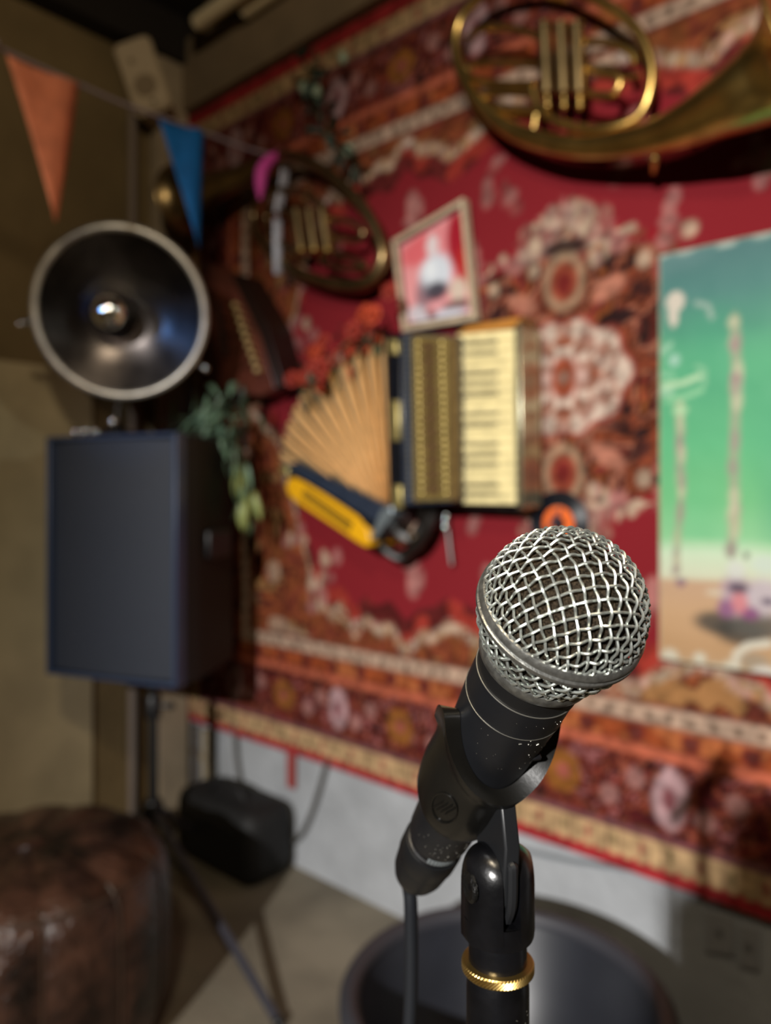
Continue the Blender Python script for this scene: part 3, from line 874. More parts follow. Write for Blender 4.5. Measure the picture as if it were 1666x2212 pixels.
# ================================================================== PLANTS
def leaf_mesh(l, w, curve, m, name='leaf'):
    mb = MB()
    n = 5
    vs, fs = [], []
    for i in range(n + 1):
        t = i / n
        hw = w * math.sin(math.pi * min(1, 0.08 + 0.92 * t)) ** 0.8 * 0.5 * (1 if i < n else 0.15)
        z = -curve * l * t * t
        vs += [(-hw, l * t, z + 0.15 * hw), (0, l * t, z), (hw, l * t, z + 0.15 * hw)]
    for i in range(n):
        a = i * 3
        fs += [(a, a + 1, a + 4, a + 3), (a + 1, a + 2, a + 5, a + 4)]
    mb.add(vs, fs)
    o = mb.build(name, m)
    s = o.modifiers.new('thick', 'SOLIDIFY'); s.thickness = 0.0008
    return o
def dirrot(d, roll=0.0):
    q = Vector(d).normalized().to_track_quat('Y', 'Z')
    return (q @ Quaternion((0, 1, 0), roll)).to_euler()
def bunch(root, spots, protos, rs, name):
    """spots: (local point, direction, scale)"""
    for i, (p, d, s) in enumerate(spots):
        pr = protos[i % len(protos)]
        c = clone(pr, name, root, p, dirrot(d, rs.uniform(-.6, .6)), s)
    for pr in protos:
        bpy.data.objects.remove(pr)
M_LF1 = mat('leaf_blue_green', '5f7a62', 0.45, var=0.2, vscale=40)
M_LF2 = mat('leaf_yellow_green', '8a9456', 0.45, var=0.2, vscale=40)
M_LFD = mat('leaf_dark', '1f2a1a', 0.5, var=0.3, vscale=40)
M_STEM = mat('plant_stem', '4a5030', 0.6)
fr = WallFrame(480, 900)
pl = wthing('hanging_plant', 'blue green trailing plant hanging between loudspeaker and accordion', 'plant', fr)
rs = random.Random(3)
spots = []
for k in range(80):
    x, y = rs.gauss(462, 38), rs.gauss(910, 40)
    spots.append((fr.L(x, y, rs.uniform(.16, .30)), (rs.uniform(-1, .9), rs.uniform(-.6, .2), rs.uniform(-1.2, .3)), rs.uniform(.8, 1.25)))
bunch(pl, spots, [leaf_mesh(.11, .026, .5, M_LF1), leaf_mesh(.09, .022, .7, M_LF1), leaf_mesh(.10, .024, .6, M_LFD)], rs, 'leaf')
spots = []
for k in range(34):
    t = k / 33
    x, y = 508 + 28 * t + rs.gauss(0, 9), 960 + 130 * t
    spots.append((fr.L(x, y, rs.uniform(.2, .28)), (rs.uniform(-.35, .5), rs.uniform(-.4, .1), -1), rs.uniform(.8, 1.15)))
bunch(pl, spots, [leaf_mesh(.10, .026, .4, M_LF2), leaf_mesh(.085, .022, .5, M_LF1)], rs, 'leaf')
for pts in ([(470, 880, .02), (470, 860, .15), (480, 920, .24), (505, 960, .25), (530, 1010, .25), (540, 1085, .24)], [(470, 870, .15), (440, 900, .24), (425, 940, .25)], [(470, 870, .15), (500, 890, .25), (510, 915, .25)]):
    mb = MB(); mb.tube(catmull([tuple(fr.L(*p)) for p in pts], 5), .003, 6); mb.build('stem', M_STEM, pl)

fr = WallFrame(745, 740)
fg = wthing('flower_garland', 'red orange artificial flower garland draped over the cream bellows', 'garland', fr)
rs = random.Random(5)
def flower_proto(m):
    mb = MB()
    for ring, (n, r_, tilt) in enumerate(((7, .028, .25), (5, .018, .8))):
        for k in range(n):
            a = 2 * math.pi * k / n + ring
            ca, sa = math.cos(a), math.sin(a)
            ct, st = math.cos(tilt), math.sin(tilt)
            P = []
            for u_, w_ in ((.15, 0), (.6, .45), (1, .25), (1, -.25), (.6, -.45)):
                x, y, z = u_ * r_ * ct, w_ * r_, u_ * r_ * st
                P.append((x * ca - y * sa, x * sa + y * ca, z))
            b = len(mb.v)
            mb.add(P, [(0, 1, 2, 3, 4)])
    mb.sphere((0, 0, .006), .006, 8)
    o = mb.build('flower', m)
    s = o.modifiers.new('thick', 'SOLIDIFY'); s.thickness = 0.001
    return o
M_FR = mat('petal_red', '8c2616', 0.6, var=0.2, vscale=60); M_FO = mat('petal_orange', 'b03e1c', 0.6, var=0.2, vscale=60)
prot = [flower_proto(M_FR), flower_proto(M_FO)]
for i in range(30):
    t = rs.random()
    x = 655 + 165 * t + rs.gauss(0, 14); y = 822 - 125 * t + rs.gauss(0, 30)
    if i < 6: x, y = rs.uniform(660, 700), rs.uniform(770, 840)
    c = clone(prot[i % 2], 'flower', fg, fr.L(x, y, rs.uniform(.13, .22)), None, rs.uniform(.8, 1.25))
    c.rotation_euler = Vector((rs.uniform(-.5, .5), -1, rs.uniform(-.3, .7))).to_track_quat('Z', 'Y').to_euler()
for p_ in prot: bpy.data.objects.remove(p_)
spots = []
for k in range(70):
    t = rs.random()
    spots.append((fr.L(655 + 175 * t + rs.gauss(0, 12), 838 - 130 * t + rs.gauss(0, 26), rs.uniform(.12, .19)), (rs.uniform(-1, 1), rs.uniform(-.8, 0), rs.uniform(-1, 1)), rs.uniform(.5, .9)))
bunch(fg, spots, [leaf_mesh(.06, .026, .3, M_LFD), leaf_mesh(.05, .022, .5, M_LF1)], rs, 'leaf')
mb = MB(); mb.tube(catmull([tuple(fr.L(*p)) for p in ((650, 850, .14), (690, 800, .16), (750, 740, .16), (810, 690, .15), (830, 680, .02))], 6), .004, 6); mb.build('stem', M_STEM, fg)

fr = WallFrame(700, 230)
iv = wthing('ivy_garland', 'thin dark ivy garland hanging from beam above the tarnished tuba', 'garland', fr)
rs = random.Random(8)
path = [(682, 108, .07), (680, 150, .07), (668, 190, .06), (690, 250, .06), (712, 300, .07), (740, 330, .08), (770, 350, .08)]
mb = MB(); mb.tube(catmull([tuple(fr.L(*p)) for p in path], 6), .004, 6); mb.build('stem', M_STEM, iv)
cm = catmull(path, 8)
spots = []
for k in range(46):
    x, y, o_ = cm[rs.randrange(len(cm))]
    spots.append((fr.L(x + rs.gauss(0, 16), y + rs.gauss(0, 14), o_ + rs.uniform(0, .05)), (rs.uniform(-1, 1), rs.uniform(-.7, 0), rs.uniform(-1, .6)), rs.uniform(.7, 1.2)))
bunch(iv, spots, [leaf_mesh(.055, .032, .3, mat('ivy_dark', '22301f', .5, var=.3)), leaf_mesh(.05, .03, .4, mat('ivy_blue', '3b4f45', .5, var=.3))], rs, 'leaf')
for x, y in ((655, 188), (685, 198), (742, 125), (755, 325)):
    mb = MB(); mb.sphere(fr.L(x, y, .10), .017, 10, (1, 1, 1.3)); mb.build('bud', mat('pale_bud', '8c9c84', 0.4), iv)

# ================================================================== LOUDSPEAKER ON STAND
Zs = 2.25
base = Vector(((372 - CX) / FPX * Zs, Zs, 0))
fyaw = R(-20)
spz0, spz1 = H - (1483 - HY) / FPX * 2.34, H - (940 - HY) / FPX * 2.42
sp = thing('loudspeaker', 'black stage loudspeaker with grey cloth grille raised on tripod stand', 'loudspeaker', (0, 0, 0))
fl_, fr_ = pt(113, 1200, 2.52), pt(390, 1200, 2.33)
fx = (fr_ - fl_); fx.z = 0
wid = fx.length; fx.normalize(); fy = Vector((-fx.y, fx.x, 0))    # fy goes back
dep = 0.40
sp.matrix_world = Matrix.Translation(Vector((fl_.x, fl_.y, spz0)) + fx * wid / 2) @ Matrix(((fx.x, fy.x, 0, 0), (fx.y, fy.y, 0, 0), (0, 0, 1, 0), (0, 0, 0, 1)))
hh = spz1 - spz0
out = [(-wid / 2, .02), (wid / 2, .02), (wid / 2, .10), (wid / 2 - .07, dep), (-wid / 2 + .07, dep), (-wid / 2, .10)]
mb = MB(); mb.prism([(x, y, hh) for x, y in out], [(x, y, 0) for x, y in out]); mb.build('cabinet', M_SPKB, sp, bevel=.012, seg=3)
mb = MB()
n = 12
fo = [(-wid / 2 + wid * i / n, -.018 * math.sin(math.pi * i / n)) for i in range(n + 1)]
ol = fo + [(wid / 2, .03), (-wid / 2, .03)]
mb.prism([(x * .985, y, hh - .012) for x, y in ol], [(x * .985, y, .014) for x, y in ol]); mb.build('front_grille', M_SPKR, sp, bevel=.006)
mb = MB()
for z_ in (hh - .006, .007): mb.box((0, .0, z_), (wid, .05, .012))
for x_ in (-wid / 2 + .005, wid / 2 - .005): mb.box((x_, .0, hh / 2), (.014, .05, hh))
mb.build('grille_frame', mat('grille_frame_blue', '39455e', 0.35, 0.2), sp, bevel=.003)
mb = MB(); mb.box((wid / 2 + .001, .2, hh * .55), (.02, .13, .09)); mb.build('side_handle', M_BLACKP, sp, bevel=.008)
mb = MB(); mb.lathe([(.03, -.02), (.03, .01)], 20, Matrix.Translation((0, .19, 0))); mb.build('pole_socket', M_BLACKP, sp)
ctr = sp.matrix_world @ Vector((0.0, .19, 0))
st = thing('speaker_stand', 'black tripod stand under the stage loudspeaker', 'speaker stand', (ctr.x, ctr.y, 0))
hub = 0.27
tgt = Vector((-0.27, 1.93, 0)) - Vector((ctr.x, ctr.y, 0))
mb = MB(); mb.tube([(0, 0, .12), (0, 0, .62)], .0175, 14); mb.build('lower_pole', M_BLACKP, st)
mb = MB(); mb.tube([(0, 0, .55), (0, 0, spz0 - .018)], .015, 14); mb.build('upper_pole', M_BLACKP, st)
mb = MB(); mb.lathe([(.026, .59), (.028, .6), (.028, .66), (.022, .67)], 18); mb.build('collar', M_BLACKP, st)
mb = MB(); mb.lathe([(.032, hub - .03), (.034, hub), (.034, hub + .03), (.028, hub + .04)], 18); mb.build('hub', M_BLACKP, st)
mb = MB(); mb.tube([(.02, 0, .63), (.06, 0, .63)], .006, 8); mb.sphere((.06, 0, .63), .014, 10); mb.build('knob', M_BLACKP, st)
for a, lr in ((math.degrees(math.atan2(tgt.y, tgt.x)), tgt.length), (63, .33), (183, .5)):
    dx, dy = math.cos(R(a)), math.sin(R(a))
    mb = MB(); mb.tube([(dx * .03, dy * .03, hub), (dx * lr, dy * lr, .015)], .012, 10); mb.build('leg', mat('tripod_grey', '50505a', 0.35, 0.5), st)
    mb = MB(); mb.tube([(dx * .02, dy * .02, .15), (dx * lr * .4, dy * lr * .4, .175)], .007, 8); mb.build('brace', M_BLACKP, st)
    mb = MB(); mb.sphere((dx * lr, dy * lr, .016), .016, 10); mb.build('rubber_foot', M_BLACKP, st)

# ================================================================== DISH LAMP standing on the loudspeaker
Zd = 2.46
dc = pt(262, 676, Zd)
rd = 186 / FPX * Zd
dl = thing('dish_lamp', 'round dish lamp with silver rim and mirrored bulb on top of loudspeaker', 'lamp', (dc.x, dc.y, spz1))
dirv = Vector((-0.30, -1, -0.02)).normalized() * 1.0
dirv = (Vector((0, 0, H)) - dc).normalized() + Vector((-.17, 0, 0.02)); dirv.normalize()
qM = Matrix.Translation(dc - Vector((dc.x, dc.y, spz1))) @ dirv.to_track_quat('Z', 'Y').to_matrix().to_4x4()
mb = MB()
po = [(.02, -.075), (.07, -.072), (.125, -.060), (.18, -.038), (.23, -.014), (rd - .018, 0)]
mb.lathe(po + [(r + .002, z - .003) for r, z in po[::-1]], 56, qM, False, False)
mb.build('reflector', mat('dark_reflector', '46413f', 0.26, 0.95, var=0.35, vscale=12), dl)
mb = MB(); mb.tube([qM @ Vector((math.cos(a) * (rd - .014), math.sin(a) * (rd - .013), .004)) for a in [i * 2 * math.pi / 64 for i in range(64)]], .0135, 14, closed=True)
mb.build('rim', mat('rim_silver', 'c4beb2', 0.42, 0.75, var=0.15, vscale=20), dl)
mb = MB(); mb.sphere(qM @ Vector((-.032, 0, .015)), .062, 28); mb.build('bulb', mat('mirror_bulb', 'e6e6e2', 0.07, 1.0), dl)
mb = MB(); mb.lathe([(.026, -.075), (.026, -.05), (.034, -.045), (.034, -.02)], 24, qM); mb.build('bulb_holder', M_BLACKP, dl)
for a in (188, -33):
    p_ = qM @ Vector((math.cos(R(a)) * rd * .97, math.sin(R(a)) * rd * .97, .0)); q_ = qM @ Vector((math.cos(R(a)) * (rd + .035), math.sin(R(a)) * (rd + .035), .0))
    mb = MB(); mb.tube([p_, q_], [.011, .009], 10); mb.sphere(q_, .012, 10); mb.build('wing_bolt', M_CHROME, dl)
mb = MB(); pb = qM @ Vector((0, 0, -.075))
bx, by = pt(240, 900, Zd).x - dc.x, .05
mb.tube(catmull([tuple(pb), (pb.x, pb.y + .05, pb.z - .06), (bx, by + .02, .12), (bx, by, .02)], 6), .009, 10); mb.build('arm', M_BLACKM, dl)
mb = MB(); mb.lathe([(.0, .045), (.02, .045), (.03, .025), (.07, .015), (.075, .0)], 30, Matrix.Translation((bx, by, 0)), False); mb.build('foot', M_BLACKM, dl)
mb = MB(); mb.sphere((bx - .005, by - .02, .05), .015, 12); mb.build('knob', M_CHROME, dl)
mb = MB(); px_ = pt(190, 945, Zd).x - dc.x
for k in (-1, 0, 1): mb.sphere((px_ + k * .032, -.02, .012), .013, 12)
mb.build('switch_studs', M_CHROME, dl)

# ================================================================== BUNTING
def sl(px):  # the cord: depth grows toward the rug wall
    t = px / 620.0
    return 1.85 + 0.83 * t
cord = [(-60, 78), (0, 105), (90, 146), (172, 183), (260, 222), (345, 252), (443, 287), (520, 316), (575, 332), (620, 338)]
bt = thing('bunting', 'fabric bunting cord with coral, blue and pink flags strung across the corner', 'bunting', pt(300, 240, sl(300)))
o0 = pt(300, 240, sl(300))
bl = lambda px, py, dz=0: pt(px, py, sl(px) + dz) - o0
mb = MB(); mb.tube(catmull([tuple(Vector((-2.0, 1.90, 2.70)) - o0), tuple(Vector((-1.5, 1.83, 2.50)) - o0)] + [tuple(bl(*p)) for p in cord] + [tuple(WALLP - o0) for WALLP in (W(*[wp(640, 342)[0], 0.03, wp(640, 342)[1]]),)], 5), .0055, 8)
mb.build('cord', mat('cord_grey', '8d8288', 0.8), bt)
def flag(a, b, tip, colr, nm, lab, fold=0.012):
    A_, B_, T_ = bl(*a), bl(*b), bl(tip[0], tip[1])
    nx = 7; ny = 12
    vs, fs = [], []
    for j in range(ny + 1):
        t = j / ny
        for i in range(nx + 1):
            u_ = i / nx
            p_ = (A_ * (1 - u_) + B_ * u_) * (1 - t) + T_ * t
            p_ = p_ + Vector((0, fold * math.sin(u_ * 5 + t * 3) * (1 - .5 * t), 0))
            vs.append(p_)
    for j in range(ny):
        for i in range(nx):
            a_ = j * (nx + 1) + i
            fs.append((a_, a_ + nx + 1, a_ + nx + 2, a_ + 1))
    mb = MB(); mb.add(vs, fs)
    o = mb.build(nm, mat('flag_' + nm + colr, colr, 0.75, var=0.12, vscale=25, bump=0.2, bscale=300), bt)
    s = o.modifiers.new('thick', 'SOLIDIFY'); s.thickness = 0.0012
    o['label'] = lab
flag((14, 118), (174, 184), (120, 478), 'de8460', 'flag', 'coral orange pennant')
flag((342, 252), (443, 286), (430, 535), '0064ac', 'flag', 'blue pennant')
mPk = mat('flag_pink', 'd0469c', 0.7)
mb = MB(); P = catmull([tuple(bl(x, y)) + (r_,) for x, y, r_ in ((608, 335, .014), (585, 345, .020), (567, 368, .022), (563, 400, .019), (562, 432, .004))], 5)
mb.tube([p[:3] for p in P], [p[3] for p in P], 10); o = mb.build('flag', mPk, bt); o['label'] = 'pink pennant rolled up on itself'
mWt = mat('flag_white', 'b9bcc8', 0.7)
for pts in (((618, 352), (612, 400), (600, 458)), ((600, 474), (600, 530), (601, 592))):
    mb = MB()
    P = [bl(*p) for p in pts]
    e = Vector((.013, .006, 0))
    mb.add([P[0] - e, P[0] + e, P[1] - e, P[1] + e, P[2] - e, P[2] + e], [(0, 2, 3, 1), (2, 4, 5, 3)])
    o = mb.build('flag', mWt, bt); s = o.modifiers.new('thick', 'SOLIDIFY'); s.thickness = .004; o['label'] = 'narrow white ribbon'
mb = MB(); mb.tube([bl(620, 338), bl(616, 352), bl(600, 458), bl(600, 476)], .003, 6); mb.build('ribbon_thread', mat('cord_grey', '8d8288'), bt)

# ================================================================== WALL SPEAKER + STRIP LIGHT
Zw = 2.95
TLs, TRs, BRs, BLs = pt(243, 98, Zw), pt(332, 66, Zw), pt(364, 232, Zw), pt(290, 256, Zw)
cF = (TLs + TRs + BRs + BLs) / 4
ex = ((TRs - TLs) + (BRs - BLs)) / 2; ez = ((TLs - BLs) + (TRs - BRs)) / 2
ww, hh2 = ex.length, ez.length
ex.normalize(); ez = (ez - ex * ez.dot(ex)).normalized(); ey = ez.cross(ex)
ws = thing('wall_speaker', 'small beige loudspeaker angled down from bracket high in the corner', 'loudspeaker', M=Matrix.Translation(cF) @ Matrix((ex, ey, ez)).transposed().to_4x4())
mSp = mat('speaker_beige', 'bda98a', 0.5)
mb = MB()
def rrect(w, h_, r_, y, n=5):
    P = []
    for cx_, cz_, a0 in ((w / 2 - r_, h_ / 2 - r_, 0), (-w / 2 + r_, h_ / 2 - r_, 90), (-w / 2 + r_, -h_ / 2 + r_, 180), (w / 2 - r_, -h_ / 2 + r_, 270)):
        for k in range(n + 1):
            a = R(a0 + 90 * k / n); P.append(Vector((cx_ + r_ * math.cos(a), y, cz_ + r_ * math.sin(a))))
    return P
mb.prism(rrect(ww, hh2, .03, .0), rrect(ww * .75, hh2 * .9, .03, .17)); mb.build('cabinet', mSp, ws, bevel=.008)
mb = MB(); mb.prism(rrect(ww * .9, hh2 * .93, .028, -.010), rrect(ww * .92, hh2 * .95, .03, .002)); mb.build('front_grille', mat('beige_grille', 'c2ae90', 0.6, bump=.3, bscale=500), ws, bevel=.004)
mb = MB(); mb.lathe([(.045, .010), (.043, .0125), (.02, .0115)], 24, MX @ Matrix.Translation((0, -.045, 0))); mb.build('woofer_ring', mat('driver_beige', '8e7b60', 0.7), ws)  # darker beige ring marking the woofer
mb = MB(); mb.lathe([(.012, .010), (.012, .0125)], 16, MX @ Matrix.Translation((-.02, .06, 0))); mb.build('tweeter', mat('driver_beige', '8e7b60'), ws)
mb = MB(); mb.lathe([(.009, .010), (.009, .0125)], 14, MX @ Matrix.Translation((.01, -.115, 0))); mb.build('badge', mat('badge_grey', '55493a', 0.5), ws)
mb = MB(); mb.box((.02, .20, -.02), (.035, .09, .16)); mb.build('bracket', M_BLACKP, ws, bevel=.006)

slt = thing('strip_light', 'unlit double tube strip light fixed along the beam above the rug', 'strip light', W(0.2, 0, 3.16), WA)
mb = MB(); mb.box((1.1, -.12, .04), (1.8, .13, .04)); mb.build('housing', mat('housing_dark', '3a2e22', 0.6), slt, bevel=.004)
mb = MB(); mb.box((1.1, -.075, .085), (1.7, .03, .10)); mb.build('mounting_bar', mat('housing_dark', '3a2e22', 0.6), slt, bevel=.004)
for yy, zz_, x0_ in ((-.16, -.015, .10), (-.09, -.02, .30)):
    mb = MB(); mb.tube([(x0_ + .03, yy, zz_), (1.95, yy, zz_)], .030, 14); mb.build('tube', mat('tube_glass', 'e6d6b4', 0.35), slt)
    mb = MB(); mb.box((x0_ + .01, yy, zz_ + .015), (.035, .045, .08)); mb.build('tube_holder', M_BLACKP, slt, bevel=.004)

# ================================================================== PIPES AND CABLES ON THE WALLS
def pipe(name, label, p0, p1, r_, m, cat='pipe', group=None):
    b = Vector(p0)
    t_ = thing(name, label, cat, b, 0, group)
    mb = MB(); mb.tube([(0, 0, 0), Vector(p1) - b], r_, 12); mb.build('run', m, t_)
    for k in (.25, .72):
        c = (Vector(p1) - b) * k
        mb = MB(); mb.tube([c - Vector((0, 0, .012)), c + Vector((0, 0, .012))], r_ * 1.35, 12); mb.build('bracket', m, t_)
    return t_
mP = mat('pipe_paint', '85766a', 0.6); mP2 = mat('pipe_cream', 'a8987c', 0.6)
pipe('conduit', 'grey vertical conduit beside the pale boxing in the corner', W(.0275, .26, 0), W(.0275, .26, 3.1), .018, mP)
pipe('water_pipe', 'thin dark vertical pipe below the rug corner', W(.105, .019, 0), W(.105, .019, .40), .012, mat('pipe_dark', '5c5044', .6))
pipe('water_pipe', 'pale thick vertical pipe below the rug beside a dark one', W(.20, .029, 0), W(.20, .029, .40), .02, mP2)
fr = WallFrame(610, 1700)
def wcable(name, label, pts, r_, m):
    t_ = wthing(name, label, 'cable', fr)
    mb = MB(); mb.tube(catmull([tuple(fr.L(*p)) for p in pts], 8), r_, 8); mb.build('cord', m, t_)
    for p in (pts[0], pts[-1]):
        mb = MB(); c = fr.L(*p); mb.box((c.x, -.006, c.z), (.02, .02, .012)); mb.build('cable_clip', m, t_)
    return t_
mC = mat('grey_cable', '4c4a46', 0.6)
wcable('wall_cable', 'grey cable looping down the wall below rug', [(507, 1560, .02), (512, 1640, .02), (530, 1730, .02), (570, 1800, .02), (612, 1826, .02), (652, 1800, .02), (682, 1730, .02), (706, 1645, .02)], .008, mC)
wcable('wall_cable', 'thin grey cable running along the wall behind microphone stand', [(1100, 1826, .008), (1180, 1848, .008), (1280, 1866, .008), (1392, 1880, .008), (1450, 1876, .008)], .006, mat('pale_cable', '6d7276', .6))
wcable('wall_cable', 'dark cable dropping down behind the tripod stand', [(293, 1480, .3), (293, 1600, .3), (292, 1700, .3), (290, 1800, .3)], .006, mC).location = fr.loc
# socket
fr3 = WallFrame(1580, 2030)
so = wthing('wall_socket', 'grey double socket plates low on wall in the shadow', 'socket', fr3)
mSo = mat('socket_grey', '8c8d90', 0.5)
for (x0, y0, x1, y1) in ((1525, 1965, 1585, 2058), (1598, 1995, 1640, 2090)):
    P = [(x0, y0), (x1, y0 + 14), (x1, y1 + 10), (x0, y1)]
    f = [fr3.L(x, y, .012) for x, y in P]
    mb = MB(); mb.prism(f[::-1], [Vector((p.x, 0, p.z)) for p in f][::-1]); mb.build('plate', mSo, so, bevel=.003)
    c = sum(f, Vector()) / 4
    mb = MB(); mb.box(c + Vector((0, -.002, .004)), (.014, .006, .02)); mb.build('rocker', mat('socket_dark', '6c6c6e', .5), so, bevel=.002)

# ================================================================== EQUIPMENT BAG
bgc = Vector((-0.56, 2.80, 0))
bg = thing('equipment_bag', 'black soft equipment bag on floor behind the tripod stand', 'bag', bgc, R(-42))
mBag = mat('bag_nylon', '0b0b0c', 0.7, bump=.2, bscale=300)
mb = MB(); mb.box((0, 0, .13), (.46, .22, .26)); o = mb.build('body', mBag, bg, bevel=.06, seg=4)
mb = MB(); mb.tube(catmull([(-.1, -.02, .245), (-.07, -.03, .29), (.07, -.03, .29), (.1, -.02, .245)], 6), .012, 8); mb.build('handle', mBag, bg)
mb = MB(); mb.tube([(-.16, -.108, .20), (.16, -.108, .20)], .004, 6); mb.build('zip', mat('zip_grey', '2a2a2c', .4), bg)

# ================================================================== LEATHER POUF
mLe = mat('worn_leather', '54382b', 0.25, col2='150c09', vscale=9, detail=7, lo=.38, hi=.68, bump=.55, bscale=55)
mPi = mat('leather_piping', '3c2c22', 0.35)
ph_, pr_ = 0.475, 0.335
po_ = thing('leather_pouf', 'worn dark brown round leather pouf with sewn panels at the lower left', 'pouf', (-0.895, 1.91, 0))
prof_ = [(.03, ph_ + .004), (.10, ph_ + .006), (.18, ph_ + .002), (.25, ph_ - .008), (.295, ph_ - .024), (.322, ph_ - .050), (.334, ph_ - .085), (.338, ph_ - .15), (.340, ph_ - .25), (.336, .10), (.325, .035), (.30, .008), (.2, .0), (.03, .0)]
NPAN = 12
for k in range(NPAN):
    a0, a1 = 2 * math.pi * k / NPAN, 2 * math.pi * (k + 1) / NPAN
    vs, fs = [], []
    m_ = 7
    for r_, z_ in prof_:
        for i in range(m_):
            t = i / (m_ - 1)
            puff = math.sin(math.pi * t) ** .7 * .011 * min(1, r_ / .2)
            a = a0 + (a1 - a0) * t
            rr = r_ + (puff if z_ < ph_ - .03 else puff * .3) - .004
            zz = z_ + (puff * .8 if z_ > ph_ - .06 else 0)
            vs.append((rr * math.cos(a), rr * math.sin(a), zz))
    for j in range(len(prof_) - 1):
        for i in range(m_ - 1):
            q = j * m_ + i
            fs.append((q, q + m_, q + m_ + 1, q + 1))
    mb = MB(); mb.add(vs, fs); mb.build('leather_panel', mLe, po_, angle=70, sub=1)
    P = [((r_ - .003) * math.cos(a0), (r_ - .003) * math.sin(a0), z_) for r_, z_ in prof_[4:12]]
    mb = MB(); mb.tube(catmull(P, 3), .003, 6); mb.build('seam_piping', mPi, po_)
mb = MB(); mb.tube([(.318 * math.cos(a), .318 * math.sin(a), ph_ - .042) for a in [i * 2 * math.pi / 72 for i in range(72)]], .0045, 6, closed=True); mb.build('rim_piping', mPi, po_)
mb = MB(); mb.lathe([(.04, ph_ - .005), (.038, ph_ + .010), (.02, ph_ + .016), (.0, ph_ + .017)], 24, None, False, False); mb.build('centre_button', mLe, po_)

# ================================================================== ROUND TUB
stz = 0.38
cst = Vector((0.2336, 1.4995, 0))
bs = thing('tub', 'round black open tub with thick rim behind the microphone stand', 'tub', cst)
mSt = mat('tub_black', '202229', 0.40, var=.08, vscale=12, spec=.6)
mSr = mat('tub_rim', '34343a', 0.5)
rs_ = 0.3255
mb = MB(); mb.lathe([(.0, stz - .27), (.11, stz - .27), (.17, stz - .255), (.21, stz - .21), (.247, stz - .135), (.275, stz - .06), (.290, stz - .012), (.309, stz - .012), (.297, stz - .10), (.262, .05), (.25, .0), (.0, .0)], 72, None, False, False); mb.build('shell', mSt, bs)
mb = MB(); mb.tube([(math.cos(a) * (rs_ - .021), math.sin(a) * (rs_ - .021), stz - .021) for a in [i * 2 * math.pi / 72 for i in range(72)]], .021, 12, closed=True); mb.build('rim', mSr, bs)

# ================================================================== SHADOW BLOCKER behind the camera, an added case standing in for the person there
ec = thing('shadow_blocker', 'tall black unseen case, added behind the viewpoint to throw the shadow at right', 'shadow blocker', (-0.23, -1.33, 0))
mCs = mat('blocker_black', '1a1a1c', 0.5, bump=.1, bscale=200)
mb = MB(); mb.box((0, 0, .86), (.80, .46, 1.66)); mb.build('body', mCs, ec, bevel=.006)
mb = MB(); mb.box((.03, 0, 1.744), (.735, .46, .108)); mb.build('lid', mCs, ec, bevel=.006)
for sx in (-1, 1):
    mb = MB(); mb.box((sx * .40, .23, .86), (.02, .02, 1.62)); mb.build('corner_rail', M_CHROME, ec, bevel=.003)
    for sy in (-1, 1):
        mb = MB(); mb.sphere((sx * .34, sy * .18, .02), .02, 10); mb.build('caster', M_BLACKP, ec)
for zz_ in (.6, 1.2):
    mb = MB(); mb.box((.1, .235, zz_), (.12, .012, .09)); mb.build('latch', M_CHROME, ec, bevel=.003)

# ================================================================== MICROPHONE
C = Vector((0.0502, 0.2190, H - 0.0338))
aZ = Vector((0.2145, -0.631, 0.748)).normalized()
aX = Vector((-aZ.y, aZ.x, 0)).normalized()          # to the right
aY = aZ.cross(aX)
MM = Matrix.Translation(C) @ Matrix((aX, aY, aZ)).transposed().to_4x4()
mic = thing('microphone', 'handheld stage microphone with silver mesh ball head in the clip', 'microphone', M=MM)
RG = 0.0232
# woven dome
mb = MB()
sp_, wr, amp = 0.0034, 0.00039, 0.00060
rho_max = RG * R(88)
N = int(rho_max / sp_)
def dome(u, v, off):
    rho = math.hypot(u, v)
    th_ = rho / RG
    k = math.sin(th_) / rho if rho > 1e-9 else 0
    rr = RG + off
    return Vector((u * k * rr, v * k * rr, math.cos(th_) * rr + 0.0012))
for fam in (0, 1):
    for i in range(-N, N + 1):
        fix = i * sp_
        lim = math.sqrt(max(rho_max ** 2 - fix ** 2, 0))
        n = max(4, int(2 * lim / (sp_ / 5)))
        pts = []
        for k in range(n + 1):
            w_ = -lim + 2 * lim * k / n
            ph_ = math.cos(math.pi * w_ / sp_) * (1 if i % 2 == 0 else -1) * (1 if fam == 0 else -1)
            off = amp * ph_
            pts.append(dome(w_, fix, off) if fam == 0 else dome(fix, w_, off))
        mb.tube(pts, wr, 6)
o = mb.build('dome_mesh', M_STEELWIRE, mic); o['kind'] = 'stuff'
# lower woven band
mb = MB()
NB = 32
def lowr(t):   # t 0 at ring, 1 at collar
    return 0.0234 + (0.0174 - 0.0234) * (t ** 1.5), -0.0022 - 0.0150 * t
for fam in (1, -1):
    for i in range(NB):
        pts = []
        for k in range(25):
            t = k / 24
            r_, z_ = lowr(t)
            ang = 2 * math.pi * i / NB + fam * t * 0.52
            ph_ = math.cos(ang * 0 + math.pi * (t * 0.52 * 2 * NB / (2 * math.pi) )+ math.pi * (0 if fam == 1 else 1))
            r2 = r_ + 0.0005 * ph_
            pts.append((r2 * math.cos(ang), r2 * math.sin(ang), z_))
        mb.tube(pts, .00046, 6)
o = mb.build('lower_mesh', M_STEELWIRE, mic); o['kind'] = 'stuff'
mb = MB(); mb.lathe([(.0005, .0222)] + [(0.0218 * math.sin(R(a)), 0.0218 * math.cos(R(a)) + .0005) for a in range(6, 91, 6)] + [(.0216, -.004), (.0190, -.012), (.0160, -.018)], 40, None, False, False)
mb.build('foam_liner', M_FOAM, mic)
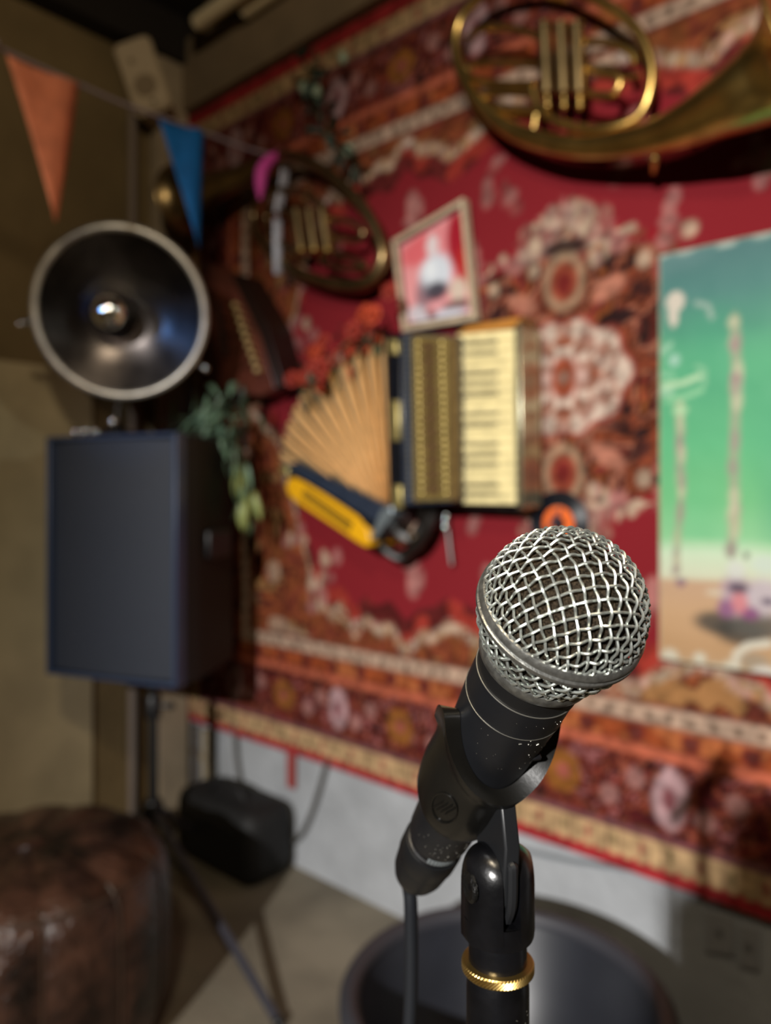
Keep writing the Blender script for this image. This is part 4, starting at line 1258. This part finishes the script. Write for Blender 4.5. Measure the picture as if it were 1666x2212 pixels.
mb = MB(); mb.lathe([(.0226, .0027), (.0234, .0032), (.0240, .0030), (.0246, .0020), (.02465, .0009), (.0241, .0005), (.0241, .0), (.0248, -.0004), (.0248, -.0015), (.0242, -.0023), (.0236, -.0027), (.0226, -.0026)], 96, None, False, False); mb.build('grille_ring', M_RING, mic)
mb = MB(); mb.lathe([(.0172, -.0164), (.0184, -.0168), (.0186, -.0180), (.0182, -.0204), (.0170, -.0216), (.0162, -.0218)], 64, None, False, False); mb.build('collar_ring', M_RING, mic)
mb = MB(); mb.lathe([(.0162, -.0195), (.0163, -.0285)], 64, None, False, False); mb.build('neck_band', M_MICD, mic)
mb = MB(); mb.tube([(.01645 * math.cos(a), .01645 * math.sin(a), -.0285) for a in [i * 2 * math.pi / 72 for i in range(72)]], .00022, 6, closed=True); mb.tube([(.01635 * math.cos(a), .01635 * math.sin(a), -.0405) for a in [i * 2 * math.pi / 72 for i in range(72)]], .00018, 6, closed=True)
mb.build('edge_line', M_EDGE, mic)
mb = MB(); mb.lathe([(.0164, -.0285), (.01635, -.0405), (.0158, -.052), (.0150, -.070), (.0138, -.095), (.0128, -.118), (.0124, -.132), (.0120, -.1345), (.0108, -.1350)], 64, None, False, True); mb.build('handle', M_MIC, mic)
rs = random.Random(2)
mb = MB()
for k in range(46):
    z_ = rs.uniform(-.060, -.030); a = rs.uniform(-2.6, -.5)
    r_ = .0164 if z_ > -.0405 else .0164 - (-.0405 - z_) * .05
    l_ = rs.choice([.0003, .0003, .0004, .0012]); da, dz = rs.uniform(-1, 1), rs.uniform(-1, 1)
    pts = [(r_ * math.cos(a), r_ * math.sin(a), z_), (r_ * math.cos(a + da * l_ / r_), r_ * math.sin(a + da * l_ / r_), z_ + dz * l_)]
    mb.tube(pts, .00011, 4)
for k in range(24):
    z_ = rs.uniform(-.131, -.118); a = rs.uniform(-2.9, -1.2)
    mb.tube([(.0128 * math.cos(a), .0128 * math.sin(a), z_), (.0128 * math.cos(a + .03), .0128 * math.sin(a + .03), z_ + rs.uniform(-.001, .001))], .00012, 4)
o = mb.build('scratches', M_EDGE, mic); o['kind'] = 'stuff'
mb = MB(); mb.tube([(.0163 * math.cos(-1.25), .0163 * math.sin(-1.25), -.0222), (.0163 * math.cos(-1.22), .0163 * math.sin(-1.22), -.0235)], .0005, 5); mb.build('neck_chip', M_EDGE, mic)
mb = MB(); mb.box((.0155 * math.cos(-1.05), .0155 * math.sin(-1.05), -.057), (.004, .002, .0016)); mb.build('switch', M_BLACKP, mic, bevel=.0004)

# ------------------------------------------------------------------ microphone cable with its plug
mc = thing('microphone_cable', 'black microphone cable with plug hanging from microphone tail', 'cable', M=MM.copy())
mb = MB(); mb.lathe([(.0106, -.1350), (.0106, -.1405)], 40, None, False, False); mb.lathe([(.0100, -.1395), (.0112, -.1400), (.0114, -.1425)], 40, None, False, False); pgr = mb.build('plug_ring', mat('plug_dark', '0e0e10', .4), mc)
mb = MB()
for k in range(9):
    a = R(-125 + k * 7)
    mb.box((.0109 * math.cos(a), .0109 * math.sin(a), -.1378), (.0010, .0010, .0028), Matrix.Rotation(a, 3, 'Z'))
mb.build('plug_ribs', mat('rib_grey', '6a6f70', .5), pgr)
mb = MB(); mb.lathe([(.0118, -.1415), (.0122, -.1430), (.0122, -.1530), (.0118, -.1540), (.0118, -.1550), (.0110, -.1660), (.0098, -.1710), (.0078, -.1755), (.0050, -.1800), (.0036, -.1815)], 44); mb.build('plug_shell', mat('plug_rubber', '121315', .38), mc)
MI = MM.inverted()
e0 = MM @ Vector((0, 0, -.180))
wpts = [e0 + aZ * .002, e0 - aZ * .006, e0 + Vector((-.0005, .004, -.014)), e0 + Vector((-.0004, .005, -.05)), e0 + Vector((-.002, .006, -.10)), e0 + Vector((-.004, .01, -.25)), e0 + Vector((0, .03, -.6)), Vector((e0.x + .02, e0.y + .08, .06)), Vector((e0.x + .05, e0.y + .2, .004)), Vector((e0.x - .25, e0.y + .32, .004)), Vector((e0.x - .5, e0.y + .2, .004))]
P = catmull([tuple(p) for p in wpts], 8)
mb = MB(); mb.tube([MI @ Vector(p) for p in P], .0031, 10); mb.build('cord', M_CABLE, mc)

# ------------------------------------------------------------------ microphone stand with clip
SX, SY = 0.0388, 0.2640
ms = thing('microphone_stand', 'black microphone stand with brass lock ring and plastic clip', 'microphone stand', (SX, SY, 0), R(18.8))
MSI = Matrix.Translation((SX, SY, 0)) @ Matrix.Rotation(R(18.8), 4, 'Z')
MSII = MSI.inverted()
zr = H - (2083 - HY) / FPX * .264           # height of the brass ring
TX = -0.0008
# clip cradle (authored in the microphone's frame)
def cl(phi, d, r_):
    return MSII @ (MM @ Vector((r_ * math.sin(phi), -r_ * math.cos(phi), -d)))
def ror(d):  # microphone radius at distance d
    return float(np.interp(d, [.03, .0405, .052, .07, .095, .118], [.0164, .01635, .0158, .0150, .0138, .0128]))
mb = MB()
PH = [R(-128 + 256 * i / 40) for i in range(41)]
rows = 14
vo, vi = [], []
for i, ph_ in enumerate(PH):
    u_ = abs(ph_) / R(128)
    ds = 0.0725 - 0.0225 * min(1, (abs(ph_) / R(92))) ** 1.7 + 0.016 * max(0, (abs(ph_) - R(92)) / R(36)) ** 2
    de = 0.1135 - 0.004 * u_
    for j in range(rows):
        t = j / (rows - 1)
        d_ = ds + (de - ds) * t
        flare = 0.0034 * math.exp(-((t - .03) / .09) ** 2)
        tail = -0.0022 * max(0, (t - .82) / .18) ** 2
        bulge = 0.0018 * math.exp(-((d_ - .092) / .016) ** 2)
        ro = ror(d_) + 0.0026 + flare + tail + bulge
        vo.append(cl(ph_, d_, ro)); vi.append(cl(ph_, d_, ror(d_) + .0002))
n1 = len(PH)
fs = []
for i in range(n1 - 1):
    for j in range(rows - 1):
        a = i * rows + j
        fs.append((a, a + rows, a + rows + 1, a + 1))
off_ = n1 * rows
for i in range(n1 - 1):
    for j in range(rows - 1):
        a = off_ + i * rows + j
        fs.append((a, a + 1, a + rows + 1, a + rows))
for i in range(n1 - 1):
    a, b = i * rows, (i + 1) * rows
    fs.append((a, a + off_, b + off_, b))
    a, b = i * rows + rows - 1, (i + 1) * rows + rows - 1
    fs.append((a, b, b + off_, a + off_))
for j in range(rows - 1):
    a = j
    fs.append((a, a + 1, a + 1 + off_, a + off_))
    a = (n1 - 1) * rows + j
    fs.append((a, a + off_, a + 1 + off_, a + 1))
mb.add(vo + vi, fs)
ccr = mb.build('clip_cradle', M_CLIP, ms, angle=60)
# raised oval emblem on the clip cheek
def cheek(ph0, d0, lift=.0003): 
    bul = 0.0018 * math.exp(-((d0 - .092) / .016) ** 2)
    return cl(ph0, d0, ror(d0) + .0026 + bul + lift)
ringp = [cheek(R(-52) + R(15) * math.cos(a), .0895 + .0085 * math.sin(a)) for a in [i * 2 * math.pi / 28 for i in range(28)]]
mb = MB(); mb.tube(ringp, .00028, 6, closed=True)
for k in range(4):
    u_ = -8 + k * 5
    mb.tube([cheek(R(-52 + u_ - 3), .0935 - k * .0008), cheek(R(-52 + u_ + 4), .0860 - k * .0008)], .00026, 5)
mb.build('clip_emblem', M_CLIP, ccr)
# tongue between clip and yoke
zp = H - (1905 - HY) / FPX * .262           # pivot height
b0 = cl(0, .078, ror(.078) + .002); b1 = cl(0, .102, ror(.102) + .003)
th2 = .0029
prof = [(b0.y - .0035, b0.z + .001), (b0.y - .004, b0.z - .010)]
cyv = -.0012
prof = [(b0.y - .002, b0.z + .002), (-.0125, zp + .016), (-.0105, zp - .004), (-.006, zp - .0095), (0, zp - .0105), (.006, zp - .0085), (.0085, zp - .002), (.0095, zp + .012), (b1.y, b1.z + .002)]
mb = MB(); mb.prism([(TX + th2, y, z) for y, z in prof], [(TX - th2, y, z) for y, z in prof]); mb.build('clip_tongue', mat('tongue_plastic', '161719', 0.4), ms, bevel=.0008)
mb = MB()
rib = [(-.0112, zp + .010), (-.0118, zp + .0085), (-.0112, zp - .003), (-.008, zp - .0095)]
P = catmull([(TX, y - .0004, z) for y, z in rib], 5); mb.tube(P, .0018, 8); mb.build('tongue_rib', mat('tongue_plastic', '161719'), ms)
# yoke: rounded block with a slot
def ear(x0, x1):
    mb = MB()
    nseg = 12
    zb = zr + .0108
    Rr = .0122
    secs = []
    xs_ = [x0 + (x1 - x0) * i / 8 for i in range(9)]
    rows_ = []
    for x in xs_:
        # block cross-section in (y, z): a dome on top, round in plan
        hwid = math.sqrt(max(Rr ** 2 - (x * .96) ** 2, (.35 * Rr) ** 2))
        ztop = zp + .0125 - .5 * max(0, abs(x) - .004) ** 2 / .012 * 1.6
        row = []
        for k in range(nseg + 1):
            a = math.pi * k / nseg
            row.append((x, -hwid * math.cos(a), (ztop - .010) + .010 * math.sin(a)))
        row += [(x, hwid * 1.02, zb + .003), (x, hwid * .93, zb), (x, -hwid * .93, zb), (x, -hwid * 1.02, zb + .003)]
        rows_.append(row)
    n = len(rows_[0])
    vs = [v for r_ in rows_ for v in r_]
    fs = []
    for i in range(len(rows_) - 1):
        for k in range(n):
            l = (k + 1) % n
            fs.append((i * n + k, i * n + l, (i + 1) * n + l, (i + 1) * n + k))
    fs.append(tuple(range(n - 1, -1, -1))); fs.append(tuple((len(rows_) - 1) * n + k for k in range(n)))
    mb.add(vs, fs)
    return mb
ear(-.0120, TX - .0031).build('yoke_ear', M_BLACKM, ms, angle=50)
ear(TX + .0031, .0120).build('yoke_ear', M_BLACKM, ms, angle=50)
mb = MB(); mb.lathe([(.0121, zr + .0108), (.0123, zr + .012), (.0122, zr + .018), (.0121, zp - .013), (.0100, zp - .0122)], 40); mb.build('yoke_base', M_BLACKM, ms)
mb = MB(); mb.lathe([(.0050, .0), (.0050, .0010), (.0040, .0016), (.0022, .0010), (.0, .0006)], 24, Matrix.Translation((-.0112, -.0028, zp + .0005)) @ Matrix.Rotation(R(-90), 4, 'Y') @ Matrix.Rotation(R(0), 4, 'X')); mb.build('pivot_bolt', mat('bolt_steel', '3a3a3a', .3, .9, bump=.6, bscale=900), ms)
mb = MB(); mb.lathe([(.0100, zr - .001), (.0100, zr + .0070), (.0096, zr + .0112)], 40); mb.build('thread_nut', M_BLACKM, ms)
# knurled brass ring
mb = MB()
nk_, rows_k = 132, 7
vs, fs = [], []
for j in range(rows_k):
    z_ = zr - .0017 + .0034 * j / (rows_k - 1)
    for k in range(nk_):
        a = 2 * math.pi * k / nk_
        kn = 1 if (k + j) % 2 == 0 else 0
        edge_ = 0 if j in (0, rows_k - 1) else 1
        r_ = .01225 + .00028 * kn * edge_ - (0 if edge_ else .0003)
        vs.append((r_ * math.cos(a), r_ * math.sin(a), z_))
for j in range(rows_k - 1):
    for k in range(nk_):
        l = (k + 1) % nk_
        fs.append((j * nk_ + k, j * nk_ + l, (j + 1) * nk_ + l, (j + 1) * nk_ + k))
top_ = (rows_k - 1) * nk_
b_ = len(vs)
for k in range(nk_):
    a = 2 * math.pi * k / nk_; vs.append((.0085 * math.cos(a), .0085 * math.sin(a), zr + .0019))
for k in range(nk_):
    a = 2 * math.pi * k / nk_; vs.append((.0085 * math.cos(a), .0085 * math.sin(a), zr - .0020))
for k in range(nk_):
    l = (k + 1) % nk_
    fs.append((top_ + k, top_ + l, b_ + l, b_ + k)); fs.append((l, k, b_ + nk_ + k, b_ + nk_ + l))
mb.add(vs, fs); mb.build('lock_ring', M_BRASSK, ms, smooth=False)
mb = MB(); mb.lathe([(.0100, zr - .0016), (.0105, zr - .0040), (.0108, zr - .007), (.0108, .72)], 44, None, True, True); mb.build('upper_tube', M_BLACKM, ms)
mb = MB()
rs = random.Random(9)
for k in range(12):
    a = R(rs.uniform(-150, -40)); z_ = zr - rs.uniform(.012, .034)
    mb.tube([(.0108 * math.cos(a), .0108 * math.sin(a), z_), (.0108 * math.cos(a + .05), .0108 * math.sin(a + .05), z_ + rs.uniform(-.0012, .0012))], .00014, 4)
o = mb.build('paint_wear', M_EDGE, ms); o['kind'] = 'stuff'
mb = MB(); a = R(-95); mb.sphere((.0110 * math.cos(a), .0110 * math.sin(a), zr - .0195), .0011, 10, (1, .5, 1)); mb.build('paint_chip', M_CHIP, ms)
mb = MB(); mb.lathe([(.0142, .70), (.0152, .71), (.0152, .78), (.0135, .79)], 32); mb.build('clutch', M_BLACKM, ms)
mb = MB(); mb.lathe([(.0135, .03), (.0135, .72)], 32); mb.build('lower_tube', M_BLACKM, ms)
mb = MB(); mb.lathe([(.0, .0), (.13, .0), (.13, .018), (.12, .026), (.03, .034), (.02, .05)], 56, None, False, True); mb.build('round_base', M_BLACKM, ms)

# ------------------------------------------------------------------ turn the whole room so that its walls run along the axes
bpy.context.view_layer.update()
TURN = Matrix.Rotation(R(42), 4, 'Z')
for o in list(COL.objects):
    if o.parent is None:
        o.matrix_world = TURN @ o.matrix_world
